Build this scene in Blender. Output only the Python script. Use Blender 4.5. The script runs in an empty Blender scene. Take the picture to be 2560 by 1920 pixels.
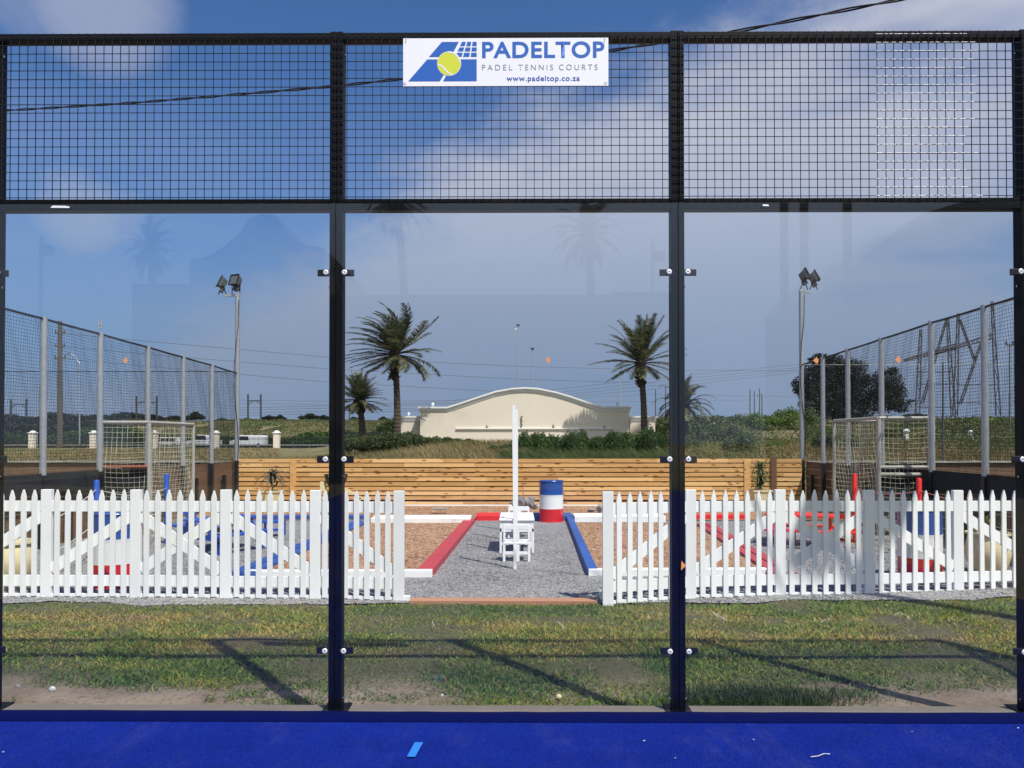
import bpy, bmesh, math, random
import numpy as np
from mathutils import Vector, Matrix
random.seed(7)
rng = np.random.default_rng(11)
R = math.radians
scene = bpy.context.scene
COL = scene.collection

# ------------------------------------------------------------------ camera
F = 1923.0            # focal length in photo pixels (photo is 2560 wide)
EYE = 1.575
PITCH, YAW = R(0.74), R(0.38)
cam_d = bpy.data.cameras.new('camera')
cam = bpy.data.objects.new('camera', cam_d); COL.objects.link(cam)
cam.location = (0, 0, EYE)
cam.rotation_euler = (R(90) + PITCH, 0, YAW)
cam_d.sensor_width = 36.0
cam_d.lens = 36.0 * F / 2560.0
cam_d.shift_y = 115.0 / 2560.0
cam_d.clip_start = 0.05
cam_d.clip_end = 6000
scene.camera = cam
_M = Matrix.Rotation(YAW, 3, 'Z') @ Matrix.Rotation(PITCH, 3, 'X')

def ray(u, v):
    return _M @ Vector(((u - 1280) / F, 1.0, (1075 - v) / F))
def at(u, v, Y):            # real point at depth Y seen in direction (u, v)
    d = ray(u, v); t = Y / d.y
    return Vector((d.x * t, Y, EYE + d.z * t))
def gnd(u, v, z=-0.1):
    d = ray(u, v); t = (z - EYE) / d.z
    return Vector((d.x * t, d.y * t, z))

# ------------------------------------------------------------------ sun + sky
SUNV = Vector((0.37, -0.48, 1.0)).normalized()     # towards the sun
EL = math.asin(SUNV.z); AZ = math.atan2(SUNV.x, SUNV.y)
sd = bpy.data.lights.new('sun', 'SUN'); sd.energy = 5.0; sd.angle = R(0.55)
sd.color = (1.0, 0.95, 0.88)
so = bpy.data.objects.new('sun', sd); COL.objects.link(so)
so.rotation_euler = (-SUNV).to_track_quat('-Z', 'Y').to_euler()
so.location = SUNV * 40

world = bpy.data.worlds.new('World'); scene.world = world
world.use_nodes = True
wt = world.node_tree; wt.nodes.clear()
def N(t, typ, **kw):
    n = t.nodes.new(typ)
    for k, val in kw.items():
        setattr(n, k, val)
    return n
def LK(t, a, b): t.links.new(a, b)
def math_n(t, op, a, b=None, c=None, clamp=False):
    n = N(t, 'ShaderNodeMath', operation=op); n.use_clamp = clamp
    for i, x in enumerate((a, b, c)):
        if x is None: continue
        if isinstance(x, (int, float)): n.inputs[i].default_value = x
        else: LK(t, x, n.inputs[i])
    return n.outputs[0]
def mix_n(t, fac, a, b, blend='MIX'):
    n = N(t, 'ShaderNodeMix', data_type='RGBA', blend_type=blend)
    for s, x in ((n.inputs[0], fac), (n.inputs[6], a), (n.inputs[7], b)):
        if isinstance(x, (int, float)): s.default_value = x
        elif isinstance(x, tuple): s.default_value = (*x[:3], 1)
        else: LK(t, x, s)
    return n.outputs[2]
def smooth(t, x, lo, hi):
    n = N(t, 'ShaderNodeMapRange', interpolation_type='SMOOTHSTEP')
    LK(t, x, n.inputs[0]); n.inputs[1].default_value = lo; n.inputs[2].default_value = hi
    return n.outputs[0]
tc = N(wt, 'ShaderNodeTexCoord'); DIR = tc.outputs['Generated']
sky = N(wt, 'ShaderNodeTexSky', sky_type='NISHITA')
sky.sun_disc = False; sky.sun_elevation = EL; sky.sun_rotation = AZ
sky.altitude = 0; sky.air_density = 1.0; sky.dust_density = 0.6; sky.ozone_density = 2.5
def noise(t, vec, scale, detail=5, rough=0.55, mapping=None):
    if mapping:
        m = N(t, 'ShaderNodeMapping'); m.inputs['Scale'].default_value = mapping; LK(t, vec, m.inputs[0]); vec = m.outputs[0]
    n = N(t, 'ShaderNodeTexNoise'); n.inputs['Scale'].default_value = scale
    n.inputs['Detail'].default_value = detail; n.inputs['Roughness'].default_value = rough
    LK(t, vec, n.inputs['Vector']); return n.outputs[0]
def dotn(t, vec, v3):
    n = N(t, 'ShaderNodeVectorMath', operation='DOT_PRODUCT'); LK(t, vec, n.inputs[0]); n.inputs[1].default_value = v3
    return n.outputs['Value']
sepd = N(wt, 'ShaderNodeSeparateXYZ'); LK(wt, DIR, sepd.inputs[0]); DZ = sepd.outputs[2]
nz = noise(wt, DIR, 5.0, 7, 0.6, (1.0, 1.0, 2.0))
nz2 = noise(wt, DIR, 2.2, 4, 0.5, (1.0, 1.0, 3.5))
nzf = noise(wt, DIR, 14.0, 6, 0.6, (1.0, 1.0, 2.2))
# big cloud bank: a straight edge in the sky = a plane through the eye
r1, r2 = ray(700, 545).normalized(), ray(1790, 10).normalized()
nrm = r1.cross(r2).normalized()
if nrm.dot(ray(2000, 300)) < 0: nrm = -nrm
e = math_n(wt, 'ADD', dotn(wt, DIR, tuple(nrm)), math_n(wt, 'MULTIPLY', math_n(wt, 'SUBTRACT', nz, 0.5), 0.20))
e = math_n(wt, 'ADD', e, math_n(wt, 'MULTIPLY', math_n(wt, 'SUBTRACT', nzf, 0.5), 0.07))
bank = smooth(wt, e, -0.02, 0.11)
bank = math_n(wt, 'MULTIPLY', bank, smooth(wt, nz2, 0.18, 0.52))
def puff(u, v, rad, amp):
    c = ray(u, v).normalized()
    d = dotn(wt, DIR, tuple(c))
    s = math_n(wt, 'ADD', d, math_n(wt, 'MULTIPLY', math_n(wt, 'SUBTRACT', nz, 0.5), 0.0045))
    return math_n(wt, 'MULTIPLY', smooth(wt, s, math.cos(rad), 1.0), amp)
p1 = puff(255, 10, 0.085, 0.50); p1b = puff(130, 0, 0.06, 0.25)
p2 = puff(190, 520, 0.062, 0.6); p3 = puff(60, -10, 0.05, 0.2); p4 = puff(290, 518, 0.045, 0.35)
cm = bank
for p in (p1, p2, p3, p4, p1b): cm = math_n(wt, 'MAXIMUM', cm, p)
veil = math_n(wt, 'MULTIPLY', smooth(wt, nz2, 0.25, 0.75), 0.55)
lowv = N(wt, 'ShaderNodeMapRange'); LK(wt, DZ, lowv.inputs[0]); lowv.inputs[1].default_value = 0.42; lowv.inputs[2].default_value = 0.12
cm = math_n(wt, 'MAXIMUM', cm, math_n(wt, 'MULTIPLY', veil, lowv.outputs[0]))
back = N(wt, 'ShaderNodeMapRange'); LK(wt, sepd.outputs[1], back.inputs[0])
back.inputs[1].default_value = 0.1; back.inputs[2].default_value = -0.5
backv = math_n(wt, 'MULTIPLY', back.outputs[0], 0.75)
cm = math_n(wt, 'MAXIMUM', cm, backv)
skyc = mix_n(wt, 1.0, sky.outputs[0], (0.56, 0.82, 1.14), 'MULTIPLY')
# near the horizon the marine haze dulls the blue
hz = N(wt, 'ShaderNodeMapRange', interpolation_type='SMOOTHSTEP'); LK(wt, DZ, hz.inputs[0])
hz.inputs[1].default_value = 0.34; hz.inputs[2].default_value = 0.0
skyc = mix_n(wt, math_n(wt, 'MULTIPLY', hz.outputs[0], 0.9), skyc, (1.75, 2.6, 4.35))
ccol = mix_n(wt, back.outputs[0], (5.5, 5.7, 6.7), (10.0, 10.6, 11.4))
hz2 = N(wt, 'ShaderNodeMapRange', interpolation_type='SMOOTHSTEP'); LK(wt, DZ, hz2.inputs[0]); hz2.inputs[1].default_value = 0.46; hz2.inputs[2].default_value = 0.05
ccol = mix_n(wt, math_n(wt, 'MULTIPLY', hz2.outputs[0], 0.9), ccol, (2.35, 3.15, 4.75))
fin = mix_n(wt, math_n(wt, 'MULTIPLY', cm, 0.92), skyc, ccol)
bg = N(wt, 'ShaderNodeBackground'); bg.inputs[1].default_value = 0.088
LK(wt, fin, bg.inputs[0])
wo = N(wt, 'ShaderNodeOutputWorld'); LK(wt, bg.outputs[0], wo.inputs[0])

vs = scene.view_settings
vs.view_transform = 'Standard'; vs.look = 'None'; vs.gamma = 1.0; vs.exposure = 0.22
vs.use_curve_mapping = False
scene.cycles.max_bounces = 8; scene.cycles.transparent_max_bounces = 24
scene.cycles.glossy_bounces = 3; scene.cycles.diffuse_bounces = 3

# ------------------------------------------------------------------ materials
MATS = {}
def new_mat(name):
    m = bpy.data.materials.new(name); m.use_nodes = True
    t = m.node_tree; t.nodes.clear()
    o = N(t, 'ShaderNodeOutputMaterial'); b = N(t, 'ShaderNodeBsdfPrincipled')
    LK(t, b.outputs[0], o.inputs[0]); MATS[name] = m
    return m, t, b, o
def pos_n(t):
    return N(t, 'ShaderNodeTexCoord').outputs['Object']
def bump(t, b, h, strength=0.3, dist=0.01):
    n = N(t, 'ShaderNodeBump'); n.inputs['Strength'].default_value = strength; n.inputs['Distance'].default_value = dist
    LK(t, h, n.inputs['Height']); LK(t, n.outputs[0], b.inputs['Normal'])
def mat(name, col, rough=0.6, metal=0.0, var=0.12, scale=6.0, bumps=0.0, bdist=0.004, spec=0.5, island=0.0, stretch=None, dirt=0.0):
    m, t, b, o = new_mat(name)
    p = pos_n(t)
    n1 = noise(t, p, scale, 6, 0.6, stretch)
    f = math_n(t, 'MULTIPLY_ADD', n1, 2 * var, 1 - var)
    if island:
        g = N(t, 'ShaderNodeNewGeometry')
        oi = N(t, 'ShaderNodeObjectInfo'); ri = math_n(t, 'FRACT', math_n(t, 'ADD', g.outputs['Random Per Island'], oi.outputs['Random']))
        f = math_n(t, 'ADD', f, math_n(t, 'MULTIPLY', math_n(t, 'SUBTRACT', ri, 0.5), island))
    hs = N(t, 'ShaderNodeHueSaturation'); hs.inputs['Color'].default_value = (*col, 1); LK(t, f, hs.inputs['Value'])
    c = hs.outputs[0]
    if dirt:
        n2 = noise(t, p, scale * 0.35, 8, 0.7)
        c = mix_n(t, math_n(t, 'MULTIPLY', smooth(t, n2, 0.5, 0.72), dirt), c, (0.16, 0.13, 0.10))
    LK(t, c, b.inputs['Base Color'])
    b.inputs['Roughness'].default_value = rough; b.inputs['Metallic'].default_value = metal
    b.inputs['Specular IOR Level'].default_value = spec
    if bumps: bump(t, b, noise(t, p, scale * 8, 4, 0.6, stretch), bumps, bdist)
    return m
mat('navy_steel', (0.0042, 0.0048, 0.0058), 0.5, 0.0, 0.25, 9, 0.08, spec=0.12, dirt=0.05)
mat('black_steel', (0.008, 0.009, 0.014), 0.5, 0.0, 0.1, 9)
mat('wire', (0.006, 0.008, 0.016), 0.28, 0.3, 0.1, 9)
mat('zinc', (0.42, 0.44, 0.46), 0.42, 0.55, 0.25, 14, 0.1, dirt=0.12)
mat('bolt', (0.6, 0.6, 0.62), 0.2, 0.95, 0.05)
mat('wire_glint', (0.85, 0.84, 0.80), 0.5, 0.1, 0.3, 40)  # pale colour standing for glints on the mesh
mat('washer', (0.72, 0.74, 0.74), 0.35, 0.2, 0.05)
mat('white_paint', (0.83, 0.835, 0.835), 0.55, 0, 0.05, 3, 0.12, 0.002, stretch=(1, 1, 0.15), dirt=0.10, island=0.07)
mat('white_beam', (0.80, 0.80, 0.79), 0.6, 0, 0.05, 5, 0.3, 0.004, dirt=0.28)
mat('red_beam', (0.40, 0.045, 0.045), 0.6, 0, 0.2, 5, 0.4, 0.005, dirt=0.25, island=.2)
mat('red_bright', (0.66, 0.022, 0.015), 0.5, 0, 0.1, 5, 0.1, dirt=0.06)
mat('blue_beam', (0.028, 0.085, 0.30), 0.6, 0, 0.2, 5, 0.4, 0.005, dirt=0.25, island=.2)
mat('drum_blue', (0.018, 0.075, 0.30), 0.28, 0, 0.08, 4, 0.08, 0.02, dirt=0.14)
mat('drum_white', (0.75, 0.76, 0.76), 0.3, 0, 0.04, 4, 0.08, 0.02, dirt=0.16)
mat('drum_red', (0.62, 0.018, 0.012), 0.28, 0, 0.08, 4, 0.08, 0.02, dirt=0.14)
mat('plastic_white', (0.80, 0.81, 0.83), 0.4, 0, 0.03, 4, dirt=0.04)
mat('cream', (0.70, 0.60, 0.36), 0.7, 0, 0.08, 5, 0.2, dirt=0.15)
mat('plaster', (0.73, 0.645, 0.53), 0.85, 0, 0.05, 0.7, 0.2, 0.01, dirt=0.20)
mat('plaster_trim', (0.80, 0.785, 0.75), 0.8, 0, 0.06, 1.5, dirt=0.15)
mat('concrete', (0.19, 0.155, 0.13), 0.9, 0, 0.18, 6, 0.4, 0.006, dirt=0.25)
mat('stone', (0.25, 0.24, 0.23), 0.9, 0, 0.35, 9, 0.6, 0.02)
mat('shade_cloth', (0.012, 0.013, 0.018), 0.85, 0, 0.3, 3, 0.3, 0.01, stretch=(1, 1, 4))
mat('net_black', (0.010, 0.011, 0.015), 0.8)
mat('net_white', (0.52, 0.50, 0.38), 0.8, 0, 0.15, 5)
mat('goal_tube', (0.36, 0.35, 0.31), 0.5, 0, 0.2, 6, dirt=0.35)
mat('trunk', (0.085, 0.062, 0.045), 0.95, 0, 0.35, 4, 0.8, 0.05, stretch=(1, 1, 3))
mat('boot', (0.045, 0.030, 0.020), 0.95, 0, 0.4, 6, 0.8, 0.05)
mat('lamp_grey', (0.10, 0.105, 0.11), 0.5, 0.2)
mat('lamp_glass', (0.10, 0.11, 0.12), 0.12, 0.0)
mat('orange', (0.75, 0.30, 0.09), 0.6)
mat('rope', (0.50, 0.50, 0.48), 0.8)
mat('rope_pink', (0.62, 0.20, 0.20), 0.8)
mat('asphalt', (0.05, 0.05, 0.05), 0.9, 0, 0.2, 1)
mat('car_white', (0.75, 0.76, 0.77), 0.25, 0, 0.03)
mat('dark_glass', (0.02, 0.025, 0.03), 0.08)
mat('tyre', (0.015, 0.015, 0.015), 0.8)
mat('roof_red', (0.24, 0.075, 0.05), 0.8, 0, 0.2, 2)
mat('pylon_steel', (0.06, 0.062, 0.07), 0.6, 0.2)
mat('pole_wood', (0.10, 0.085, 0.065), 0.9, 0, 0.2, 2)
mat('cable', (0.010, 0.010, 0.012), 0.5)
mat('brown_plank', (0.15, 0.085, 0.05), 0.8, 0, 0.3, 3, 0.4, 0.006, island=0.25, stretch=(1, 1, 6))
mat('plank_red', (0.40, 0.20, 0.11), 0.8, 0, 0.15, 6, 0.3, stretch=(0.3, 4, 4))
mat('sign_board', (0.82, 0.83, 0.85), 0.5, 0, 0.02, 3, dirt=0.02)
mat('sign_blue', (0.004, 0.105, 0.44), 0.5, 0, 0.03)
mat('sign_navy', (0.03, 0.09, 0.38), 0.5, 0, 0.03)
mat('sign_grey', (0.25, 0.26, 0.27), 0.5, 0, 0.03)
mat('ball_yellow', (0.62, 0.66, 0.03), 0.6, 0, 0.06, 20)
mat('tape_blue', (0.012, 0.15, 0.50), 0.5, 0, 0.05)
mat('plastic_scrap', (0.50, 0.50, 0.48), 0.3, 0, 0.1)
mat('dark_green_paint', (0.02, 0.03, 0.02), 0.4)
mat('wall_behind', (0.16, 0.14, 0.125), 0.9, 0, 0.1, 0.5)
mat('leaf_pot', (0.07, 0.11, 0.025), 0.5, 0, 0.2, 5, island=0.8)
mat('leaf_aloe', (0.075, 0.07, 0.045), 0.6, 0, 0.3, 9, island=0.4)
mat('blue_plastic', (0.02, 0.085, 0.40), 0.4, 0, 0.05, 4, dirt=0.06)
mat('turf_edge_shade', (0.0008, 0.003, 0.045), 0.95, 0, 0.3, 90, spec=0.05)  # shade of the leaning pile put into the colour

def leaf_mat(name, cols, scale=0.6, island=0.6, rough=0.55, transl=0.25):
    m, t, b, o = new_mat(name)
    p = pos_n(t)
    n1 = noise(t, p, scale, 4, 0.6)
    g = N(t, 'ShaderNodeNewGeometry')
    x = math_n(t, 'ADD', math_n(t, 'MULTIPLY', math_n(t, 'SUBTRACT', g.outputs['Random Per Island'], 0.5), island), n1)
    cr = N(t, 'ShaderNodeValToRGB'); LK(t, x, cr.inputs[0])
    el = cr.color_ramp.elements
    pos = np.linspace(0.25, 0.78, len(cols))
    el[0].position = pos[0]; el[0].color = (*cols[0], 1)
    el[1].position = pos[-1]; el[1].color = (*cols[-1], 1)
    for q, c in zip(pos[1:-1], cols[1:-1]):
        k = el.new(q); k.color = (*c, 1)
    LK(t, cr.outputs[0], b.inputs['Base Color']); b.inputs['Roughness'].default_value = rough
    b.inputs['Specular IOR Level'].default_value = 0.3
    tr = N(t, 'ShaderNodeBsdfTranslucent'); LK(t, cr.outputs[0], tr.inputs[0])
    mx = N(t, 'ShaderNodeMixShader'); mx.inputs[0].default_value = transl
    LK(t, b.outputs[0], mx.inputs[1]); LK(t, tr.outputs[0], mx.inputs[2]); LK(t, mx.outputs[0], o.inputs[0])
    return m
leaf_mat('leaf_hedge', [(0.018, 0.04, 0.012), (0.045, 0.085, 0.02), (0.09, 0.14, 0.035)])
leaf_mat('leaf_bush', [(0.03, 0.045, 0.018), (0.065, 0.09, 0.03), (0.12, 0.15, 0.05)])
leaf_mat('leaf_bright', [(0.05, 0.09, 0.015), (0.10, 0.16, 0.03), (0.16, 0.22, 0.05)])
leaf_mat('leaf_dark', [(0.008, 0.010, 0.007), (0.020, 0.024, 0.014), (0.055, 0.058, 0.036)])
leaf_mat('leaf_far', [(0.012, 0.018, 0.014), (0.03, 0.038, 0.028), (0.045, 0.055, 0.035)], 0.2)
leaf_mat('palm_leaf', [(0.018, 0.028, 0.011), (0.07, 0.086, 0.034), (0.20, 0.19, 0.10)], 0.9, 0.8)
leaf_mat('dry_grass', [(0.07, 0.085, 0.02), (0.17, 0.14, 0.055), (0.28, 0.205, 0.095), (0.36, 0.27, 0.14)], 0.35, 0.6)
leaf_mat('reed', [(0.03, 0.05, 0.012), (0.07, 0.10, 0.025), (0.13, 0.15, 0.05)], 0.5, 0.6)
leaf_mat('scrub', [(0.035, 0.06, 0.02), (0.07, 0.10, 0.03), (0.14, 0.13, 0.05), (0.24, 0.15, 0.07)], 0.10, 0.22)

# lawn blades: green near the court, straw further on, in patches
def grass_mat():
    m, t, b, o = new_mat('grass_blade')
    p = pos_n(t); s = N(t, 'ShaderNodeSeparateXYZ'); LK(t, p, s.inputs[0])
    g = N(t, 'ShaderNodeNewGeometry')
    n1 = noise(t, p, 1.1, 4, 0.6, (0.6, 1.4, 1))
    n2 = noise(t, p, 5.0, 3, 0.6)
    yb = N(t, 'ShaderNodeMapRange', interpolation_type='SMOOTHSTEP'); LK(t, s.outputs[1], yb.inputs[0])
    yb.inputs[1].default_value = 5.5; yb.inputs[2].default_value = 6.6; yb.inputs[3].default_value = -0.20; yb.inputs[4].default_value = 0.12
    yc = N(t, 'ShaderNodeMapRange', interpolation_type='SMOOTHSTEP'); LK(t, s.outputs[1], yc.inputs[0])
    yc.inputs[1].default_value = 7.1; yc.inputs[2].default_value = 7.7; yc.inputs[3].default_value = 0; yc.inputs[4].default_value = -0.16
    x = math_n(t, 'ADD', math_n(t, 'MULTIPLY', n1, 1.45), math_n(t, 'MULTIPLY', n2, 0.35))
    x = math_n(t, 'ADD', x, yb.outputs[0]); x = math_n(t, 'ADD', x, yc.outputs[0])
    x = math_n(t, 'ADD', x, math_n(t, 'MULTIPLY', math_n(t, 'SUBTRACT', g.outputs['Random Per Island'], 0.5), 0.58))
    x = math_n(t, 'SUBTRACT', x, 0.46)
    cr = N(t, 'ShaderNodeValToRGB'); LK(t, x, cr.inputs[0]); el = cr.color_ramp.elements
    el[0].position = 0.12; el[0].color = (0.034, 0.088, 0.013, 1)
    el[1].position = 0.95; el[1].color = (0.48, 0.31, 0.11, 1)
    for q, c in ((0.34, (0.11, 0.205, 0.025)), (0.56, (0.205, 0.235, 0.032)), (0.74, (0.37, 0.265, 0.06))):
        k = el.new(q); k.color = (*c, 1)
    LK(t, cr.outputs[0], b.inputs['Base Color']); b.inputs['Roughness'].default_value = 0.5
    b.inputs['Specular IOR Level'].default_value = 0.35
    tr = N(t, 'ShaderNodeBsdfTranslucent'); LK(t, cr.outputs[0], tr.inputs[0])
    mx = N(t, 'ShaderNodeMixShader'); mx.inputs[0].default_value = 0.14
    LK(t, b.outputs[0], mx.inputs[1]); LK(t, tr.outputs[0], mx.inputs[2]); LK(t, mx.outputs[0], o.inputs[0])
grass_mat()

def pebble_mat(name, cols, scale, bs=0.9, bd=0.012):
    m, t, b, o = new_mat(name)
    p = pos_n(t)
    v = N(t, 'ShaderNodeTexVoronoi'); v.inputs['Scale'].default_value = scale; LK(t, p, v.inputs['Vector'])
    s = N(t, 'ShaderNodeSeparateColor'); LK(t, v.outputs['Color'], s.inputs[0])
    x = math_n(t, 'ADD', math_n(t, 'MULTIPLY', s.outputs[0], 0.8), math_n(t, 'MULTIPLY', noise(t, p, 0.9, 4), 0.3))
    cr = N(t, 'ShaderNodeValToRGB'); LK(t, x, cr.inputs[0]); el = cr.color_ramp.elements
    el[0].position = 0.1; el[0].color = (*cols[0], 1); el[1].position = 0.95; el[1].color = (*cols[-1], 1)
    for i, c in enumerate(cols[1:-1]):
        k = el.new(0.1 + 0.85 * (i + 1) / (len(cols) - 1)); k.color = (*c, 1)
    LK(t, cr.outputs[0], b.inputs['Base Color']); b.inputs['Roughness'].default_value = 0.85
    h = math_n(t, 'SUBTRACT', 1.0, v.outputs['Distance'])
    h = math_n(t, 'ADD', h, math_n(t, 'MULTIPLY', s.outputs[1], 0.7))
    bump(t, b, h, bs, bd)
pebble_mat('gravel', [(0.08, 0.077, 0.075), (0.19, 0.182, 0.177), (0.29, 0.278, 0.268), (0.45, 0.435, 0.42)], 56, 0.9, 0.015)
pebble_mat('mulch', [(0.10, 0.042, 0.018), (0.28, 0.135, 0.06), (0.42, 0.23, 0.11), (0.60, 0.42, 0.26)], 30, 1.0, 0.024)
pebble_mat('gravel_stone', [(0.09, 0.086, 0.083), (0.20, 0.192, 0.185), (0.29, 0.28, 0.27), (0.42, 0.41, 0.40)], 30, 0.2)

def soil_mat():
    m, t, b, o = new_mat('soil'); p = pos_n(t)
    n1 = noise(t, p, 2.2, 8, 0.65); n2 = noise(t, p, 30, 5, 0.6)
    c = mix_n(t, smooth(t, n1, 0.35, 0.65), (0.19, 0.135, 0.095), (0.29, 0.22, 0.165))
    sp = N(t, 'ShaderNodeSeparateXYZ'); LK(t, p, sp.inputs[0])
    c = mix_n(t, math_n(t, 'MULTIPLY', smooth(t, sp.outputs[1], 5.0, 5.7), 0.9), c, (0.062, 0.058, 0.020))
    c = mix_n(t, math_n(t, 'MULTIPLY', smooth(t, n2, 0.5, 0.7), 0.6), c, (0.055, 0.05, 0.022))
    LK(t, c, b.inputs['Base Color']); b.inputs['Roughness'].default_value = 0.95
    bump(t, b, math_n(t, 'ADD', n1, math_n(t, 'MULTIPLY', n2, 0.3)), 0.9, 0.04)
soil_mat()
def ground_mat():
    m, t, b, o = new_mat('field'); p = pos_n(t)
    n1 = noise(t, p, 0.09, 8, 0.65); n2 = noise(t, p, 1.4, 8, 0.7)
    x = math_n(t, 'ADD', math_n(t, 'MULTIPLY', n1, 0.7), math_n(t, 'MULTIPLY', n2, 0.35))
    cr = N(t, 'ShaderNodeValToRGB'); LK(t, x, cr.inputs[0]); el = cr.color_ramp.elements
    el[0].position = 0.42; el[0].color = (0.055, 0.075, 0.022, 1); el[1].position = 0.62; el[1].color = (0.25, 0.165, 0.08, 1)
    k = el.new(0.52); k.color = (0.15, 0.13, 0.055, 1)
    LK(t, cr.outputs[0], b.inputs['Base Color']); b.inputs['Roughness'].default_value = 0.95
    bump(t, b, n2, 0.8, 0.25)
ground_mat()
def turf_mat():
    m, t, b, o = new_mat('blue_turf'); p = pos_n(t)
    n1 = noise(t, p, 1.6, 6, 0.6, (1, 2, 1)); n2 = noise(t, p, 240, 3, 0.7)
    n3 = noise(t, p, 9, 6, 0.7)
    f = math_n(t, 'ADD', math_n(t, 'MULTIPLY', n1, 0.35), math_n(t, 'MULTIPLY', n2, 0.8))
    f = math_n(t, 'ADD', f, math_n(t, 'MULTIPLY', n3, 0.25))
    c = mix_n(t, smooth(t, f, 0.4, 1.0), (0.0025, 0.010, 0.125), (0.005, 0.021, 0.25))
    n4 = noise(t, p, 70, 4, 0.8)
    c = mix_n(t, math_n(t, 'MULTIPLY', smooth(t, n4, 0.70, 0.80), 0.45), c, (0.20, 0.28, 0.50))
    n5 = noise(t, p, 2.3, 8, 0.75, (1.8, 0.6, 1))
    c = mix_n(t, math_n(t, 'MULTIPLY', smooth(t, n5, 0.48, 0.75), 0.10), c, (0.16, 0.16, 0.20))
    LK(t, c, b.inputs['Base Color']); b.inputs['Roughness'].default_value = 0.9
    b.inputs['Specular IOR Level'].default_value = 0.05
    bump(t, b, n2, 0.9, 0.006)
turf_mat()
leaf_mat('turf_fibre', [(0.0025, 0.009, 0.12), (0.005, 0.018, 0.20), (0.010, 0.032, 0.30)], 8, 0.8, 0.8, 0.1)
def wood_mat():
    m, t, b, o = new_mat('pine_slat'); p = pos_n(t)
    g = N(t, 'ShaderNodeNewGeometry'); oi = N(t, 'ShaderNodeObjectInfo'); ri = math_n(t, 'FRACT', math_n(t, 'ADD', g.outputs['Random Per Island'], math_n(t, 'MULTIPLY', oi.outputs['Random'], 0.0)))
    cb = N(t, 'ShaderNodeCombineXYZ'); LK(t, math_n(t, 'MULTIPLY', ri, 60.0), cb.inputs[0]); LK(t, math_n(t, 'MULTIPLY', ri, 17.0), cb.inputs[2])
    va = N(t, 'ShaderNodeVectorMath', operation='ADD'); LK(t, p, va.inputs[0]); LK(t, cb.outputs[0], va.inputs[1])
    q = va.outputs[0]
    grain = noise(t, q, 1.0, 7, 0.7, (1.6, 1, 45))
    c = mix_n(t, smooth(t, grain, 0.3, 0.7), (0.50, 0.255, 0.08), (0.66, 0.40, 0.155))
    c = mix_n(t, math_n(t, 'MULTIPLY', smooth(t, ri, 0.55, 1.0), 0.7), c, (0.70, 0.46, 0.21))
    mp = N(t, 'ShaderNodeMapping'); mp.inputs['Scale'].default_value = (3.3, 1, 11); LK(t, q, mp.inputs[0])
    v = N(t, 'ShaderNodeTexVoronoi'); v.inputs['Scale'].default_value = 1.0; LK(t, mp.outputs[0], v.inputs['Vector'])
    k = N(t, 'ShaderNodeMapRange', interpolation_type='SMOOTHSTEP'); LK(t, v.outputs['Distance'], k.inputs[0])
    k.inputs[1].default_value = 0.13; k.inputs[2].default_value = 0.30; k.inputs[3].default_value = 0.9; k.inputs[4].default_value = 0.0
    c = mix_n(t, k.outputs[0], c, (0.20, 0.07, 0.02))
    hs = N(t, 'ShaderNodeHueSaturation'); LK(t, c, hs.inputs['Color']); LK(t, math_n(t, 'MULTIPLY_ADD', ri, 0.3, 0.85), hs.inputs['Value'])
    LK(t, hs.outputs[0], b.inputs['Base Color']); b.inputs['Roughness'].default_value = 0.7
    bump(t, b, grain, 0.25, 0.004)
wood_mat()
def glass_mat():
    m = bpy.data.materials.new('glass'); m.use_nodes = True; t = m.node_tree; t.nodes.clear(); MATS['glass'] = m
    o = N(t, 'ShaderNodeOutputMaterial')
    lw = N(t, 'ShaderNodeLayerWeight'); lw.inputs[0].default_value = 0.5
    f = math_n(t, 'POWER', lw.outputs['Facing'], 5.0)
    f = math_n(t, 'MULTIPLY_ADD', f, 0.95, 0.034)
    tr = N(t, 'ShaderNodeBsdfTransparent'); tr.inputs[0].default_value = (0.965, 0.98, 0.98, 1)
    gl = N(t, 'ShaderNodeBsdfGlossy'); gl.inputs['Roughness'].default_value = 0.0; gl.inputs[0].default_value = (0.95, 0.98, 1, 1)
    mx = N(t, 'ShaderNodeMixShader'); LK(t, f, mx.inputs[0]); LK(t, tr.outputs[0], mx.inputs[1]); LK(t, gl.outputs[0], mx.inputs[2])
    LK(t, mx.outputs[0], o.inputs[0])
glass_mat()

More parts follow.
